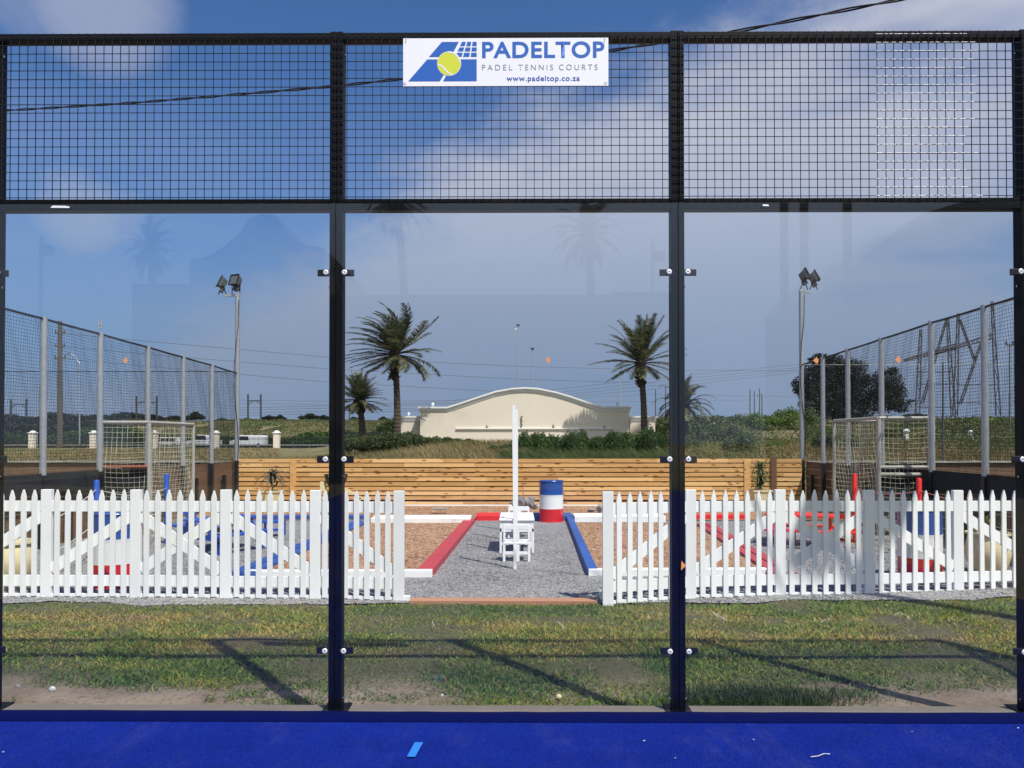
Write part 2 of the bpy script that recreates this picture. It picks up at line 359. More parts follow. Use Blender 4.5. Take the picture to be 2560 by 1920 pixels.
# ------------------------------------------------------------------ mesh helpers
class MB:
    def __init__(s): s.v = []; s.f = []; s.mi = []; s.m = 0
    def add(s, vs, fs):
        o = len(s.v); s.v.extend([tuple(p) for p in vs]); s.f.extend([tuple(i + o for i in f) for f in fs]); s.mi.extend([s.m] * len(fs)); return s
    def box(s, x0, x1, y0, y1, z0, z1, M=None):
        if x0 > x1: x0, x1 = x1, x0
        if y0 > y1: y0, y1 = y1, y0
        if z0 > z1: z0, z1 = z1, z0
        vs = [Vector((x, y, z)) for z in (z0, z1) for y in (y0, y1) for x in (x0, x1)]
        if M: vs = [M @ p for p in vs]
        return s.add(vs, [(0, 2, 3, 1), (4, 5, 7, 6), (0, 1, 5, 4), (2, 6, 7, 3), (0, 4, 6, 2), (1, 3, 7, 5)])
    def beam(s, a, b, w, h, up=Vector((0, 0, 1))):      # rectangular bar from a to b
        a = Vector(a); b = Vector(b); d = (b - a).normalized()
        sx = d.cross(up)
        if sx.length < 1e-4: sx = d.cross(Vector((0, 1, 0)))
        sx.normalize(); sz = sx.cross(d).normalized()
        vs = []
        for p in (a, b):
            for i, j in ((-1, -1), (1, -1), (1, 1), (-1, 1)): vs.append(p + sx * w / 2 * i + sz * h / 2 * j)
        return s.add(vs, [(3, 2, 1, 0), (4, 5, 6, 7), (0, 1, 5, 4), (1, 2, 6, 5), (2, 3, 7, 6), (3, 0, 4, 7)])
    def tube(s, pts, r, n=6, cap=True):
        pts = [Vector(p) for p in pts]
        rs = r if isinstance(r, (list, tuple)) else [r] * len(pts)
        o = len(s.v); vs = []; fs = []
        for i, p in enumerate(pts):
            d = (pts[min(i + 1, len(pts) - 1)] - pts[max(i - 1, 0)]).normalized()
            a = d.cross(Vector((0, 0, 1)))
            if a.length < 0.05: a = d.cross(Vector((0, 1, 0)))
            a.normalize(); b = a.cross(d)
            for k in range(n):
                th = 2 * math.pi * k / n
                vs.append(p + (a * math.cos(th) + b * math.sin(th)) * rs[i])
        for i in range(len(pts) - 1):
            for k in range(n):
                fs.append((i * n + k, i * n + (k + 1) % n, (i + 1) * n + (k + 1) % n, (i + 1) * n + k))
        if cap:
            fs.append(tuple(range(n))); fs.append(tuple((len(pts) - 1) * n + k for k in reversed(range(n))))
        return s.add(vs, fs)
    def lathe(s, c, prof, n=24, sx=1, sy=1):        # prof: (r, z)
        vs = []; fs = []
        for r, z in prof:
            for k in range(n):
                th = 2 * math.pi * k / n
                vs.append((c[0] + r * sx * math.cos(th), c[1] + r * sy * math.sin(th), c[2] + z))
        for i in range(len(prof) - 1):
            for k in range(n): fs.append((i * n + k, i * n + (k + 1) % n, (i + 1) * n + (k + 1) % n, (i + 1) * n + k))
        fs.append(tuple(reversed(range(n)))); fs.append(tuple((len(prof) - 1) * n + k for k in range(n)))
        return s.add(vs, fs)
    def prism(s, poly, y0, y1):                     # poly of (x, z), extruded along y
        n = len(poly)
        vs = [(x, y0, z) for x, z in poly] + [(x, y1, z) for x, z in poly]
        fs = [tuple(range(n)), tuple(reversed(range(n, 2 * n)))] + [(i, i + n, (i + 1) % n + n, (i + 1) % n) for i in range(n)]
        return s.add(vs, fs)
    def build(s, name, m, parent=None, bev=0, smooth_=False, **tg):
        me = bpy.data.meshes.new(name); me.from_pydata(s.v, [], s.f); me.update()
        for x in (m if isinstance(m, list) else [m]): me.materials.append(MATS[x])
        if isinstance(m, list): me.polygons.foreach_set('material_index', s.mi)
        bm = bmesh.new(); bm.from_mesh(me); bmesh.ops.recalc_face_normals(bm, faces=bm.faces); bm.to_mesh(me); bm.free()
        if smooth_:
            me.polygons.foreach_set('use_smooth', [True] * len(me.polygons))
            me.set_sharp_from_angle(angle=R(40))
        o = bpy.data.objects.new(name, me); COL.objects.link(o)
        if parent: attach(o, parent)
        if bev:
            b = o.modifiers.new('b', 'BEVEL'); b.width = bev; b.segments = 2; b.limit_method = 'ANGLE'; b.angle_limit = R(50)
        if tg: tag(o, **tg)
        return o
def attach(o, parent):
    o.parent = parent
    o.matrix_parent_inverse = parent_world(parent).inverted()
def parent_world(p):
    M = p.matrix_basis.copy()
    if p.parent: M = parent_world(p.parent) @ p.matrix_parent_inverse @ M
    return M
def tag(o, label=None, cat=None, group=None, kind=None):
    if label: o['label'] = label
    if cat: o['category'] = cat
    if group: o['group'] = group
    if kind: o['kind'] = kind
    return o
def thing(name, loc, label, cat, group=None, rz=0):
    o = bpy.data.objects.new(name, None); COL.objects.link(o); o.location = loc; o.rotation_euler = (0, 0, rz)
    o.empty_display_size = 0.2
    return tag(o, label, cat, group)
def copy_tree(o, loc, label, group=None, rz=None):
    def cp(x, par):
        c = x.copy(); COL.objects.link(c)
        if par: c.parent = par; c.matrix_parent_inverse = x.matrix_parent_inverse.copy()
        for ch in [k for k in kids(x)]: cp(ch, c)
        return c
    def kids(x): return [k for k in list(bpy.data.objects) if k.parent == x]
    c = cp(o, None)
    c.location = loc
    if rz is not None: c.rotation_euler = (0, 0, rz)
    c['label'] = label
    if group: c['group'] = group
    return c
def np_mesh(name, verts, faces, m, parent=None, **tg):      # verts (n,3) ; faces (k,3|4)
    me = bpy.data.meshes.new(name)
    me.vertices.add(len(verts)); me.vertices.foreach_set('co', np.asarray(verts, np.float32).ravel())
    k = faces.shape[1]; me.loops.add(faces.size); me.loops.foreach_set('vertex_index', faces.astype(np.int32).ravel())
    me.polygons.add(len(faces)); me.polygons.foreach_set('loop_start', np.arange(0, faces.size, k, dtype=np.int32))
    me.update(calc_edges=True)
    me.materials.append(MATS[m])
    o = bpy.data.objects.new(name, me); COL.objects.link(o)
    if parent: attach(o, parent)
    if tg: tag(o, **tg)
    return o
def vnoise(x, y, s, seed=0):
    r = np.random.default_rng(seed); g = r.random((128, 128))
    x = x * s + 40; y = y * s + 40
    i = np.floor(x).astype(int); j = np.floor(y).astype(int); fx = x - i; fy = y - j
    fx = fx * fx * (3 - 2 * fx); fy = fy * fy * (3 - 2 * fy)
    G = lambda a, b: g[a % 128, b % 128]
    return (G(i, j) * (1 - fx) * (1 - fy) + G(i + 1, j) * fx * (1 - fy) + G(i, j + 1) * (1 - fx) * fy + G(i + 1, j + 1) * fx * fy)
def blades(name, x, y, z, L, W, m, bend=0.6, lean=(0, 0), flat=0.0, parent=None, **tg):
    n = len(x); th = rng.random(n) * 2 * np.pi; ph = rng.random(n) * 2 * np.pi
    tilt = np.abs(rng.normal(0, bend, n)) + flat
    dx = np.cos(ph) * np.sin(tilt) + lean[0]; dy = np.sin(ph) * np.sin(tilt) + lean[1]; dz = np.cos(np.minimum(tilt, 1.35))
    wx = np.cos(th) * W / 2; wy = np.sin(th) * W / 2
    base = np.stack([x, y, z], 1); w = np.stack([wx, wy, np.zeros(n)], 1)
    d = np.stack([dx, dy, dz], 1) * L[:, None]
    mid = base + d * 0.55; tip = base + d * np.array([1.25, 1.25, 0.82])
    V = np.stack([base - w, base + w, mid + w * 0.75, mid - w * 0.75, tip], 1).reshape(-1, 3)
    o = np.arange(n) * 5
    Fq = np.stack([o, o + 1, o + 2, o + 3], 1)
    Ft = np.stack([o + 3, o + 2, o + 4, o + 4], 1)
    # triangles: build as separate face list of 3
    me = bpy.data.meshes.new(name)
    me.vertices.add(len(V)); me.vertices.foreach_set('co', V.astype(np.float32).ravel())
    loops = np.empty((n, 7), np.int32); loops[:, :4] = Fq; loops[:, 4:] = Ft[:, :3]
    me.loops.add(n * 7); me.loops.foreach_set('vertex_index', loops.ravel())
    st = np.empty((n, 2), np.int32); st[:, 0] = np.arange(n) * 7; st[:, 1] = st[:, 0] + 4
    me.polygons.add(n * 2); me.polygons.foreach_set('loop_start', st.ravel())
    me.update(calc_edges=True); me.materials.append(MATS[m])
    ob = bpy.data.objects.new(name, me); COL.objects.link(ob)
    if parent: attach(ob, parent)
    if tg: tag(ob, **tg)
    return ob
def leaf_cloud(name, blobs, n, size, m, parent=None, shell=0.55, asp=0.45, **tg):
    """many small leaf faces spread through lumpy volumes. blobs: (cx,cy,cz,rx,ry,rz)"""
    B = np.array(blobs, float); wgt = B[:, 3] * B[:, 5]; wgt /= wgt.sum()
    k = rng.choice(len(B), n, p=wgt)
    d = rng.normal(size=(n, 3)); d /= np.linalg.norm(d, axis=1)[:, None]
    r = shell + (1 - shell) * rng.random(n) ** 0.6
    lump = 0.80 + 0.40 * vnoise(d[:, 0] * 2 + k * 3.1, d[:, 2] * 2 + d[:, 1] * 2 + k * 1.7, 1.6, 5)
    c = B[k, :3] + d * (r * lump)[:, None] * B[k, 3:]
    a = rng.normal(size=(n, 3)); a /= np.linalg.norm(a, axis=1)[:, None]
    b = np.cross(a, rng.normal(size=(n, 3))); b /= np.linalg.norm(b, axis=1)[:, None]
    s = (size * (0.6 + 0.8 * rng.random(n)))[:, None]
    V = np.stack([c - a * s * 0.5, c + b * s * asp * 0.5, c + a * s * 0.5, c - b * s * asp * 0.5], 1).reshape(-1, 3)
    return np_mesh(name, V, np.arange(n * 4).reshape(-1, 4), m, parent, **tg)

# ------------------------------------------------------------------ terrain and ground sheets
def profile(Y, pts):
    xs = [p[0] for p in pts]; ys = [p[1] for p in pts]
    return np.interp(Y, xs, ys)
PL = [(-500, -.16), (20, -.16), (22, -.05), (30, .1), (60, .2), (100, .33), (112, .35), (119, .9), (150, 5.2), (165, 5.45), (200, 4.5), (400, 4.2), (3000, 4)]
PR = [(-500, -.16), (20, -.16), (22, .15), (30, .78), (45, 1.15), (60, 1.45), (100, 3.1), (140, 5.05), (165, 5.45), (200, 4.5), (400, 4.2), (3000, 4)]
def terr(x, Y):
    x = np.asarray(x, float); Y = np.asarray(Y, float)
    u = np.where(Y > 5, 1293 + 1923 * x / np.maximum(Y, 5), 1293)
    t = np.clip((u - 700) / 480, 0, 1); t = t * t * (3 - 2 * t)
    z = profile(Y, PL) * (1 - t) + profile(Y, PR) * t
    amp = np.clip((Y - 30) / 60, 0, 1)
    return z + amp * (vnoise(x, Y, 0.09, 3) - 0.5) * 0.5
xs = np.concatenate([-np.geomspace(1800, 60, 26), np.linspace(-58, 58, 100), np.geomspace(60, 1800, 26)])
ys = np.concatenate([np.linspace(-400, 0, 20), np.linspace(5, 19.8, 4), np.linspace(20.5, 66, 70), np.linspace(67, 185, 90), np.geomspace(190, 3000, 20)])
GX, GY = np.meshgrid(xs, ys)
GZ = terr(GX, GY)
V = np.stack([GX, GY, GZ], 2).reshape(-1, 3)
nx = len(xs); ii, jj = np.meshgrid(np.arange(nx - 1), np.arange(len(ys) - 1)); q = (jj * nx + ii).ravel()
g = np_mesh('ground', V, np.stack([q, q + 1, q + nx + 1, q + nx], 1), 'field', kind='structure')
g.data.polygons.foreach_set('use_smooth', [True] * len(g.data.polygons))

def gedge(x):
    x = np.asarray(x, float)
    e = 7.84 + np.maximum(0, x - 1.2) * .09 + (vnoise(x, x * 0, 1.3, 61) - .5) * .30 + (vnoise(x, x * 0, 6, 62) - .5) * .08
    g_ = np.clip((x + 1.25) / .12, 0, 1) * np.clip((.95 - x) / .12, 0, 1)
    return e * (1 - g_) + 7.93 * g_
def sheet(name, m, x0, x1, y0, y1, z, nxs=2, nys=2, amp=0.0, kind='structure', edge=None, seed=1):
    X, Yy = np.meshgrid(np.linspace(x0, x1, nxs), np.linspace(y0, y1, nys))
    if edge is not None:
        ge = gedge(X[0]); Yy = ge[None, :] + (Yy - y0) / (y1 - y0) * (y1 - ge[None, :])
    Z = z + amp * (vnoise(X, Yy, 1.4, seed) - 0.5) + amp * 0.5 * (vnoise(X, Yy, 4.0, seed + 1) - 0.5)
    V = np.stack([X, Yy, Z], 2).reshape(-1, 3)
    ii, jj = np.meshgrid(np.arange(nxs - 1), np.arange(nys - 1)); q = (jj * nxs + ii).ravel()
    o = np_mesh(name, V, np.stack([q, q + 1, q + nxs + 1, q + nxs], 1), m, kind=kind)
    o.data.polygons.foreach_set('use_smooth', [True] * len(o.data.polygons)); return o
sheet('soil', 'soil', -14, 14, 4.6, 9.2, -0.115, 160, 70, 0.03)
sheet('gravel_ground', 'gravel', -8.2, 8.2, 7.72, 19.75, -0.098, 260, 80, 0.010, edge=(0.28, 2.2))
# brown gravel inside the two pits and along the rear fence
mb = MB()
def quad(mb, a, b, c, d): mb.add([a, b, c, d], [(0, 1, 2, 3)])
PB = [(gnd(612, 1432, -.06), gnd(1072, 1432, -.06), gnd(1172, 1306, -.06), gnd(925, 1306, -.06)),
      (gnd(1482, 1427, -.06), gnd(1925, 1427, -.06), gnd(1762, 1306, -.06), gnd(1436, 1306, -.06))]
for P4, nm in zip(PB, ('mulch_bed', 'mulch_bed')):
    mb = MB(); quad(mb, *P4); mb.build(nm, 'mulch', kind='structure')
mb = MB(); mb.add([(-7.2, 16.0, -.085), (7.3, 16.0, -.085), (7.3, 19.6, -.085), (-7.2, 19.6, -.085)], [(0, 1, 2, 3)])
mb.build('rear_gravel_strip', 'mulch', kind='structure')

# scattered real stones over the nearer gravel so it is not a flat picture
def stones(name, n, xr, yr, z, size, m):
    y = yr[0] + (yr[1] - yr[0]) * rng.random(n) ** 1.5; x = xr[0] + (xr[1] - xr[0]) * rng.random(n)
    keep = y > gedge(x) - .05 * rng.random(n)
    keep &= ~((np.abs(x - 0) < 9) & (y > 9.15) & (((x > -3.5) & (x < -0.85)) | ((x > .75) & (x < 3.4))))
    x, y = x[keep], y[keep]; n = len(x)
    s = size * (0.5 + rng.random(n))
    oct_ = np.array([(1, 0, 0), (0, 1, 0), (-1, 0, 0), (0, -1, 0), (0, 0, 1), (0, 0, -1)], float)
    V = oct_[None] * (0.6 + 0.7 * rng.random((n, 6, 1))) * s[:, None, None]
    th = rng.random(n) * 6.28; c, sn = np.cos(th), np.sin(th)
    Vx = V[:, :, 0] * c[:, None] - V[:, :, 1] * sn[:, None]; Vy = V[:, :, 0] * sn[:, None] + V[:, :, 1] * c[:, None]
    tl = rng.normal(0, .5, n)[:, None]
    Vz = V[:, :, 2] * 0.75 + Vx * tl
    VV = np.stack([Vx + x[:, None], Vy + y[:, None], Vz + z + s[:, None] * 0.3], 2).reshape(-1, 3)
    T = np.array([(0, 1, 4), (1, 2, 4), (2, 3, 4), (3, 0, 4), (1, 0, 5), (2, 1, 5), (3, 2, 5), (0, 3, 5)])
    Fs = (T[None] + (np.arange(n) * 6)[:, None, None]).reshape(-1, 3)
    return np_mesh(name, VV, Fs, m, kind='stuff', label='loose grey gravel stones spread over the play area', cat='gravel')
stones('loose_gravel', 60000, (-6.6, 6.9), (7.55, 13.5), -0.1, 0.010, 'gravel_stone')

# lawn
n = 330000
x = rng.uniform(-6.8, 6.8, n); y = rng.uniform(4.66, 8.5, n)
dens = 0.55 * vnoise(x * 0.7, y * 1.6, 1.3, 21) + 0.45 * vnoise(x, y * 1.5, 4.0, 22)
front = np.clip((y - 4.66) / 0.75, 0, 1)
right = np.clip((x - 1.6) / 1.6, 0, 1) * np.clip((5.75 - y) / .5, 0, 1) * .34
left = np.clip((-1.5 - x) / .8, 0, 1) * np.clip((5.45 - y) / .3, 0, 1) * .42
thr = 0.56 - 0.42 * front + right + left + .20 * np.clip((vnoise(x, y * 2.2, 1.7, 77) - .62) * 8, 0, 1)
thr = np.where(y > gedge(x) - .04, thr + .36, thr)
thr = np.where(y > gedge(x) + .12, 2, thr)
keep = dens + rng.normal(0, 0.09, n) > thr
x, y = x[keep], y[keep]; n = len(x)
tall = vnoise(x, y, 2.5, 31)
L = (0.020 + 0.036 * rng.random(n)) * (0.55 + 0.9 * tall)
clump = np.exp(-(((x - 0.95) / .42) ** 2 + ((y - 4.93) / .11) ** 2)); L *= 1 + 1.1 * clump
blades('lawn', x, y, np.full(n, -0.118), L, 0.0045 + 0.0045 * rng.random(n), 'grass_blade', 0.6, flat=0.5,
       kind='stuff', label='patchy green and straw coloured lawn between court and picket fence', cat='grass')
# the thick dark clump at the kerb
nn = 5000
cx = at(1880, 1700, 5.0).x
x = rng.normal(cx, 0.24, nn); y = rng.normal(4.98, 0.10, nn); y = np.maximum(y, 4.68)
blades('grass_clump', x, y, np.full(nn, -0.11), 0.05 + 0.06 * rng.random(nn), np.full(nn, 0.006), 'reed', 0.6,
       kind='stuff', label='thick dark green tussock beside the kerb in the right bay', cat='grass')
# straw wisps
nn = 2500; x = rng.uniform(-5, 5, nn); y = rng.uniform(5.0, 7.6, nn)
blades('straw', x, y, np.full(nn, -0.085), 0.05 + 0.07 * rng.random(nn), np.full(nn, 0.004), 'dry_grass', 0.3, flat=0.9,
       kind='stuff', label='loose dry straw lying on the lawn', cat='straw')

# ------------------------------------------------------------------ padel court
XP = [-5.10, at(839, 900, 4.5).x - 2.04, at(839, 900, 4.5).x, at(1695.5, 900, 4.5).x, at(1695.5, 900, 4.5).x + 2.045, at(1695.5, 900, 4.5).x + 4.05]
XP[0] = XP[1] - 2.0
XL, XR_ = XP[0], XP[-1]
mb = MB(); mb.box(XL - .1, XR_ + .1, -15.6, 4.62, -0.2, -0.012); mb.build('court_slab', 'concrete', kind='structure')
X, Yy = np.meshgrid(np.linspace(XL, XR_, 60), np.concatenate([np.linspace(-15.5, 4.2, 30), np.linspace(4.22, 4.475, 14)]))
Z = np.where(Yy > 4.3, (Yy - 4.3) * 0.0, 0) + 0.0 * X
V = np.stack([X, Yy, Z], 2).reshape(-1, 3); nx = 60
ii, jj = np.meshgrid(np.arange(nx - 1), np.arange(43)); q = (jj * nx + ii).ravel()
np_mesh('blue_turf', V, np.stack([q, q + 1, q + nx + 1, q + nx], 1), 'blue_turf', kind='structure')
# turf edge against the kerb, its shade painted in as a darker blue
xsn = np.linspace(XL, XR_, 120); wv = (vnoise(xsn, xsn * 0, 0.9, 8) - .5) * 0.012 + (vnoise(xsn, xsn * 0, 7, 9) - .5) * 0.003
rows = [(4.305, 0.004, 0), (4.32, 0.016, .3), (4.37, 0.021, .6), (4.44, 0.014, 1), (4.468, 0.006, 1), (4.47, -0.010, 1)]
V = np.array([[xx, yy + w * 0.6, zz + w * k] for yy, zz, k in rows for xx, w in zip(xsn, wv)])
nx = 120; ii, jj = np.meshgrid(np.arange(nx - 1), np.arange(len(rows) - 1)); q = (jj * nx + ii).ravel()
np_mesh('turf_shade_band', V, np.stack([q, q + 1, q + nx + 1, q + nx], 1), 'turf_edge_shade', label='turf edge along the foot of the glass wall, painted darker blue for shade', cat='turf strip')
nn = 60000; x = rng.uniform(-2.9, 2.9, nn); y = rng.uniform(3.45, 4.31, nn)
blades('turf_pile', x, y, np.zeros(nn), 0.004 + 0.006 * rng.random(nn), np.full(nn, 0.0022), 'turf_fibre', 0.7,
       kind='stuff', label='short blue synthetic fibres of the court turf', cat='turf')
mb = MB(); mb.box(XL - .1, XR_ + .1, 4.622, 4.70, -0.22, -0.05); mb.build('kerb_strip', 'concrete', kind='structure', bev=0.01)

court = thing('court_enclosure', ((XP[2] + XP[3]) / 2, 4.5, 0), 'dark navy steel court wall with glass panes below and wire mesh above', 'court wall')
ZT = 3.979
def wall(P0, P1, face, bays, joints, root, nm_first):
    """steel wall from P0 to P1 (xy), `face` unit normal towards the court; bays of 2 m"""
    P0 = Vector((*P0, 0)); P1 = Vector((*P1, 0)); d = (P1 - P0).normalized(); fn = Vector((*face, 0))
    def W(s, t, z): return P0 + d * s + fn * t + Vector((0, 0, z))      # s along, t towards court
    def bx(mb, s0, s1, t0, t1, z0, z1):
        vs = [W(s, t, z) for z in (z0, z1) for t in (t0, t1) for s in (s0, s1)]
        mb.add(vs, [(0, 2, 3, 1), (4, 5, 7, 6), (0, 1, 5, 4), (2, 6, 7, 3), (0, 4, 6, 2), (1, 3, 7, 5)])
    for j, s in enumerate(joints):
        for k in (-1, 1):
            mb = MB(); a, b = (s - .0385, s - .001) if k < 0 else (s + .001, s + .0385)
            bx(mb, a, b, -.08, 0, -0.012, ZT + .006)
            o = mb.build('post', 'navy_steel', root, bev=.003)
        mb = MB(); bx(mb, s - .075, s + .075, -.14, .0, -.012, -.004); mb.build('base_plate', 'navy_steel', root)
    for j in range(len(joints) - 1):
        a, b = joints[j] + .0395, joints[j + 1] - .0395
        mb = MB(); bx(mb, a, b, -.06, -.004, ZT - .042, ZT); mb.build('top_rail', 'navy_steel', root, bev=.002)
        mb = MB(); bx(mb, a, b, -.045, -.006, 2.972, 2.995); mb.build('mesh_rail', 'navy_steel', root, bev=.002)
        mb = MB(); bx(mb, a, b, -.07, -.002, 2.928, 2.970); mb.build('transom', 'navy_steel', root, bev=.002)
        # glass pane in front of the steel
        mb = MB(); g0, g1 = joints[j] + .002, joints[j + 1] - .002
        bx(mb, g0, g1, .006, .016, 0.004, 2.962)
        gp = mb.build('glass_pane', 'glass', root)
        # wire mesh
        mb = MB(); w = .0017
        s = joints[j] + .012 + .004
        while s < joints[j + 1] - .005:
            jit = random.uniform(-.0012, .0012)
            bx(mb, s - w + jit, s + w + jit, .004, .008, 2.985, ZT - .004); s += .05
        z = 3.0
        while z < ZT - .01:
            jit = random.uniform(-.001, .001)
            bx(mb, joints[j] + .002, joints[j + 1] - .002, .0085, .0125, z - w + jit, z + w + jit); z += .0500
        mb.build('mesh_panel', 'wire', root)
        for z in (2.556, 1.462, 0.347):
            for s, sg in ((joints[j], 1), (joints[j + 1], -1)):
                mb = MB(); bx(mb, s + sg * .0395, s + sg * .108, -.006, .002, z - .020, z + .020)
                c = mb.build('clamp', 'black_steel', root, bev=.003)
                cc = W(s + sg * .0545, .016, z)
                mb = MB()
                prof = [(0.004, .0032), (.0075, .0045), (.0135, .0040), (.0158, .0018), (.0158, 0)]
                vs = []; fs = []
                for r_, h in prof:
                    for k in range(18):
                        th = 2 * math.pi * k / 18; vs.append(cc + d * r_ * math.cos(th) + Vector((0, 0, r_ * math.sin(th))) + fn * h)
                for i in range(len(prof) - 1):
                    for k in range(18): fs.append((i * 18 + k, i * 18 + (k + 1) % 18, (i + 1) * 18 + (k + 1) % 18, (i + 1) * 18 + k))
                mb.add(vs, fs); wa = mb.build('washer', 'washer', c, smooth_=True)
                mb = MB(); vs = [cc + d * .0048 * math.cos(k * math.pi / 3) + Vector((0, 0, .0048 * math.sin(k * math.pi / 3))) + fn * .003 for k in range(6)]
                vs.append(cc + fn * .004); mb.add(vs, [(k, (k + 1) % 6, 6) for k in range(6)]); mb.build('screw', 'lamp_grey', c)
        for z in (2.48, 1.36, .06, 3.86):
            for s, sg in ((joints[j], 1), (joints[j + 1], -1)):
                mb = MB(); p = W(s + sg * .0385, -.035, z); q_ = W(s + sg * .0485, -.035, z)
                mb.tube([p, q_], .0065, 8); mb.build('bolt', 'bolt', root)
wall((XL, 4.5), (XR_, 4.5), (0, -1), 5, [x_ - XL for x_ in XP], court, True)

xa_, xb_ = at(2192, 300, 4.48).x, at(2445, 300, 4.48).x; z = 3.0  # painted glints: broken pale dashes laid along the mesh wires
while z < ZT - .01:
    x = xa_; P_, Rr = [], []
    while x < xb_ - random.uniform(0, .08):
        x1_ = x + random.uniform(.012, .045); rr_ = random.uniform(.0016, .0024)
        for q_, w_ in ((x, .0003), (x + .001, rr_), (x1_ - .001, rr_), (x1_, .0003)): P_.append((q_, 4.4852, z + .0008)); Rr.append(w_)
        x = x1_ + random.uniform(.002, .024)
    mb = MB(); mb.tube(P_, Rr, 5); o = mb.build('wire_glint', 'wire_glint', court); o['label'] = 'row of painted pale glints on a wire of the right mesh panel'; z += .05
rt = thing('court_side_wall', (XR_ + .05, 2.5, 0), 'right side wall of the court, steel frame with glass panes', 'court wall')
wall((XR_ + .05, 0.38), (XR_ + .05, 4.40), (-1, 0), 2, [0.04, 2.0, 3.96], rt, False)
# orange stickers on the glass and scraps stuck to the steel
def sticker(u, v, w, h, flip, label, Y=4.482, m='orange', name='sticker', shape='fan'):
    c = at(u, v, Y); k = Y / F; mb = MB(); sx = -1 if flip else 1
    if shape == 'fan':
        pts = [(-.5, 0), (-.1, -.28), (.25, -.5), (.3, -.22), (.5, -.1), (.3, .02), (.5, .2), (.25, .22), (.1, .5), (-.1, .25)]
    elif shape == 'tri': pts = [(-.5, -.5), (.5, 0), (-.4, .5)]
    else: pts = [(-.5, -.4), (.5, -.5), (.5, .1), (.3, .4), (-.4, .5)]
    P = [(c.x + sx * a * w * k, c.z + b * h * k) for a, b in pts]
    mb.prism(P, Y - .0006, Y + .0006)
    return mb.build(name, m, label=label, cat='sticker')
sticker(313, 901, 13, 18, False, 'torn orange sticker on the left glass pane')
sticker(1370, 899, 12, 19, False, 'torn orange sticker on the middle glass pane right of the tall white poles')
sticker(2040, 901, 15, 19, False, 'torn orange sticker on the right glass pane, near the floodlight pole')
sticker(2245, 899, 15, 19, False, 'torn orange sticker on the right glass pane, nearer its right edge')
sticker(1709, 1414, 13, 23, False, 'orange paper triangle stuck on the right middle court post', Y=4.480, shape='tri')
sticker(150, 517, 48, 6, False, 'long white sticker on the steel transom of the left bay', Y=4.4805, m='sign_board', shape='s')
sticker(1914, 513, 16, 5, False, 'small white scrap of sticker on the steel transom of the right bay', Y=4.4805, m='sign_board', shape='s')

# ------------------------------------------------------------------ sponsor board
SY = 4.478
c0 = at(1008, 96, SY); c1 = at(1521, 214, SY)
BW = c1.x - c0.x; BH = c0.z - c1.z
sign = thing('sponsor_board', ((c0.x + c1.x) / 2, SY, c1.z), 'white rectangular advertising board with blue lettering tied to the mesh', 'sign')
mb = MB(); mb.box(c0.x, c1.x, SY, SY + .005, c1.z, c0.z); mb.build('panel', 'sign_board', sign)
def S(px, py):      # zoomed sign pixels -> board metres
    return (c0.x + (px - 68) / 2107.0 * BW, c0.z - (py - 70) / 480.0 * BH)
def flat(name, polys, m, lift, parent=sign):
    mb = MB()
    for P in polys:
        P = [S(*p) for p in P]; mb.add([(x, SY - lift, z) for x, z in P], [tuple(range(len(P)))])
    return mb.build(name, m, parent)
grid = []
for r_, (ya, yb) in enumerate(((107, 150), (163, 203), (216, 258))):
    for cidx in range(3):
        def gx(col_edge, yy): 
            L = {0: 672 - (yy - 107) * .46 , 1: 728 - (yy - 107) * .30, 2: 782 - (yy - 107) * .13, 3: 824}[col_edge]
            return L
        xa0, xa1 = gx(cidx, ya), gx(cidx, yb)
        xb0, xb1 = (gx(cidx + 1, ya) - 14, gx(cidx + 1, yb) - 14) if cidx < 2 else (824, 824)
        grid.append([(xa0, ya), (xb0, ya), (xb1, yb), (xa1, yb)])
flat('court_logo', [[(466, 107), (640, 107), (558, 258), (333, 258)], [(316, 282), (824, 282), (824, 502), (478, 502), (520, 430), (490, 430), (446, 502), (120, 502)]] + grid, 'sign_blue', .0008)
cxb, cyb, rb = 541, 325, 119
circ = [(cxb + rb * math.cos(t_ * math.pi / 24), cyb + rb * math.sin(t_ * math.pi / 24)) for t_ in range(48)]
flat('ball_rim', [[(cxb + (p[0] - cxb) * 1.035, cyb + (p[1] - cyb) * 1.035) for p in circ]], 'plastic_white', .0011)
flat('ball', [circ], 'ball_yellow', .0014)
def band(pts, w):
    out = []
    for i in range(len(pts) - 1):
        (x0, y0), (x1, y1) = pts[i], pts[i + 1]; L_ = math.hypot(x1 - x0, y1 - y0); nx_, ny_ = -(y1 - y0) / L_ * w / 2, (x1 - x0) / L_ * w / 2
        out.append([(x0 + nx_, y0 + ny_), (x1 + nx_, y1 + ny_), (x1 - nx_, y1 - ny_), (x0 - nx_, y0 - ny_)])
    return out
flat('ball_seam', band([(430, 334), (455, 342), (480, 360), (505, 388), (530, 415), (560, 432), (580, 438)], 15), 'plastic_white', .0018)
flat('ball_seam', band([(526, 208), (560, 212), (600, 228), (632, 256), (650, 290), (655, 312)], 13), 'plastic_white', .0018)
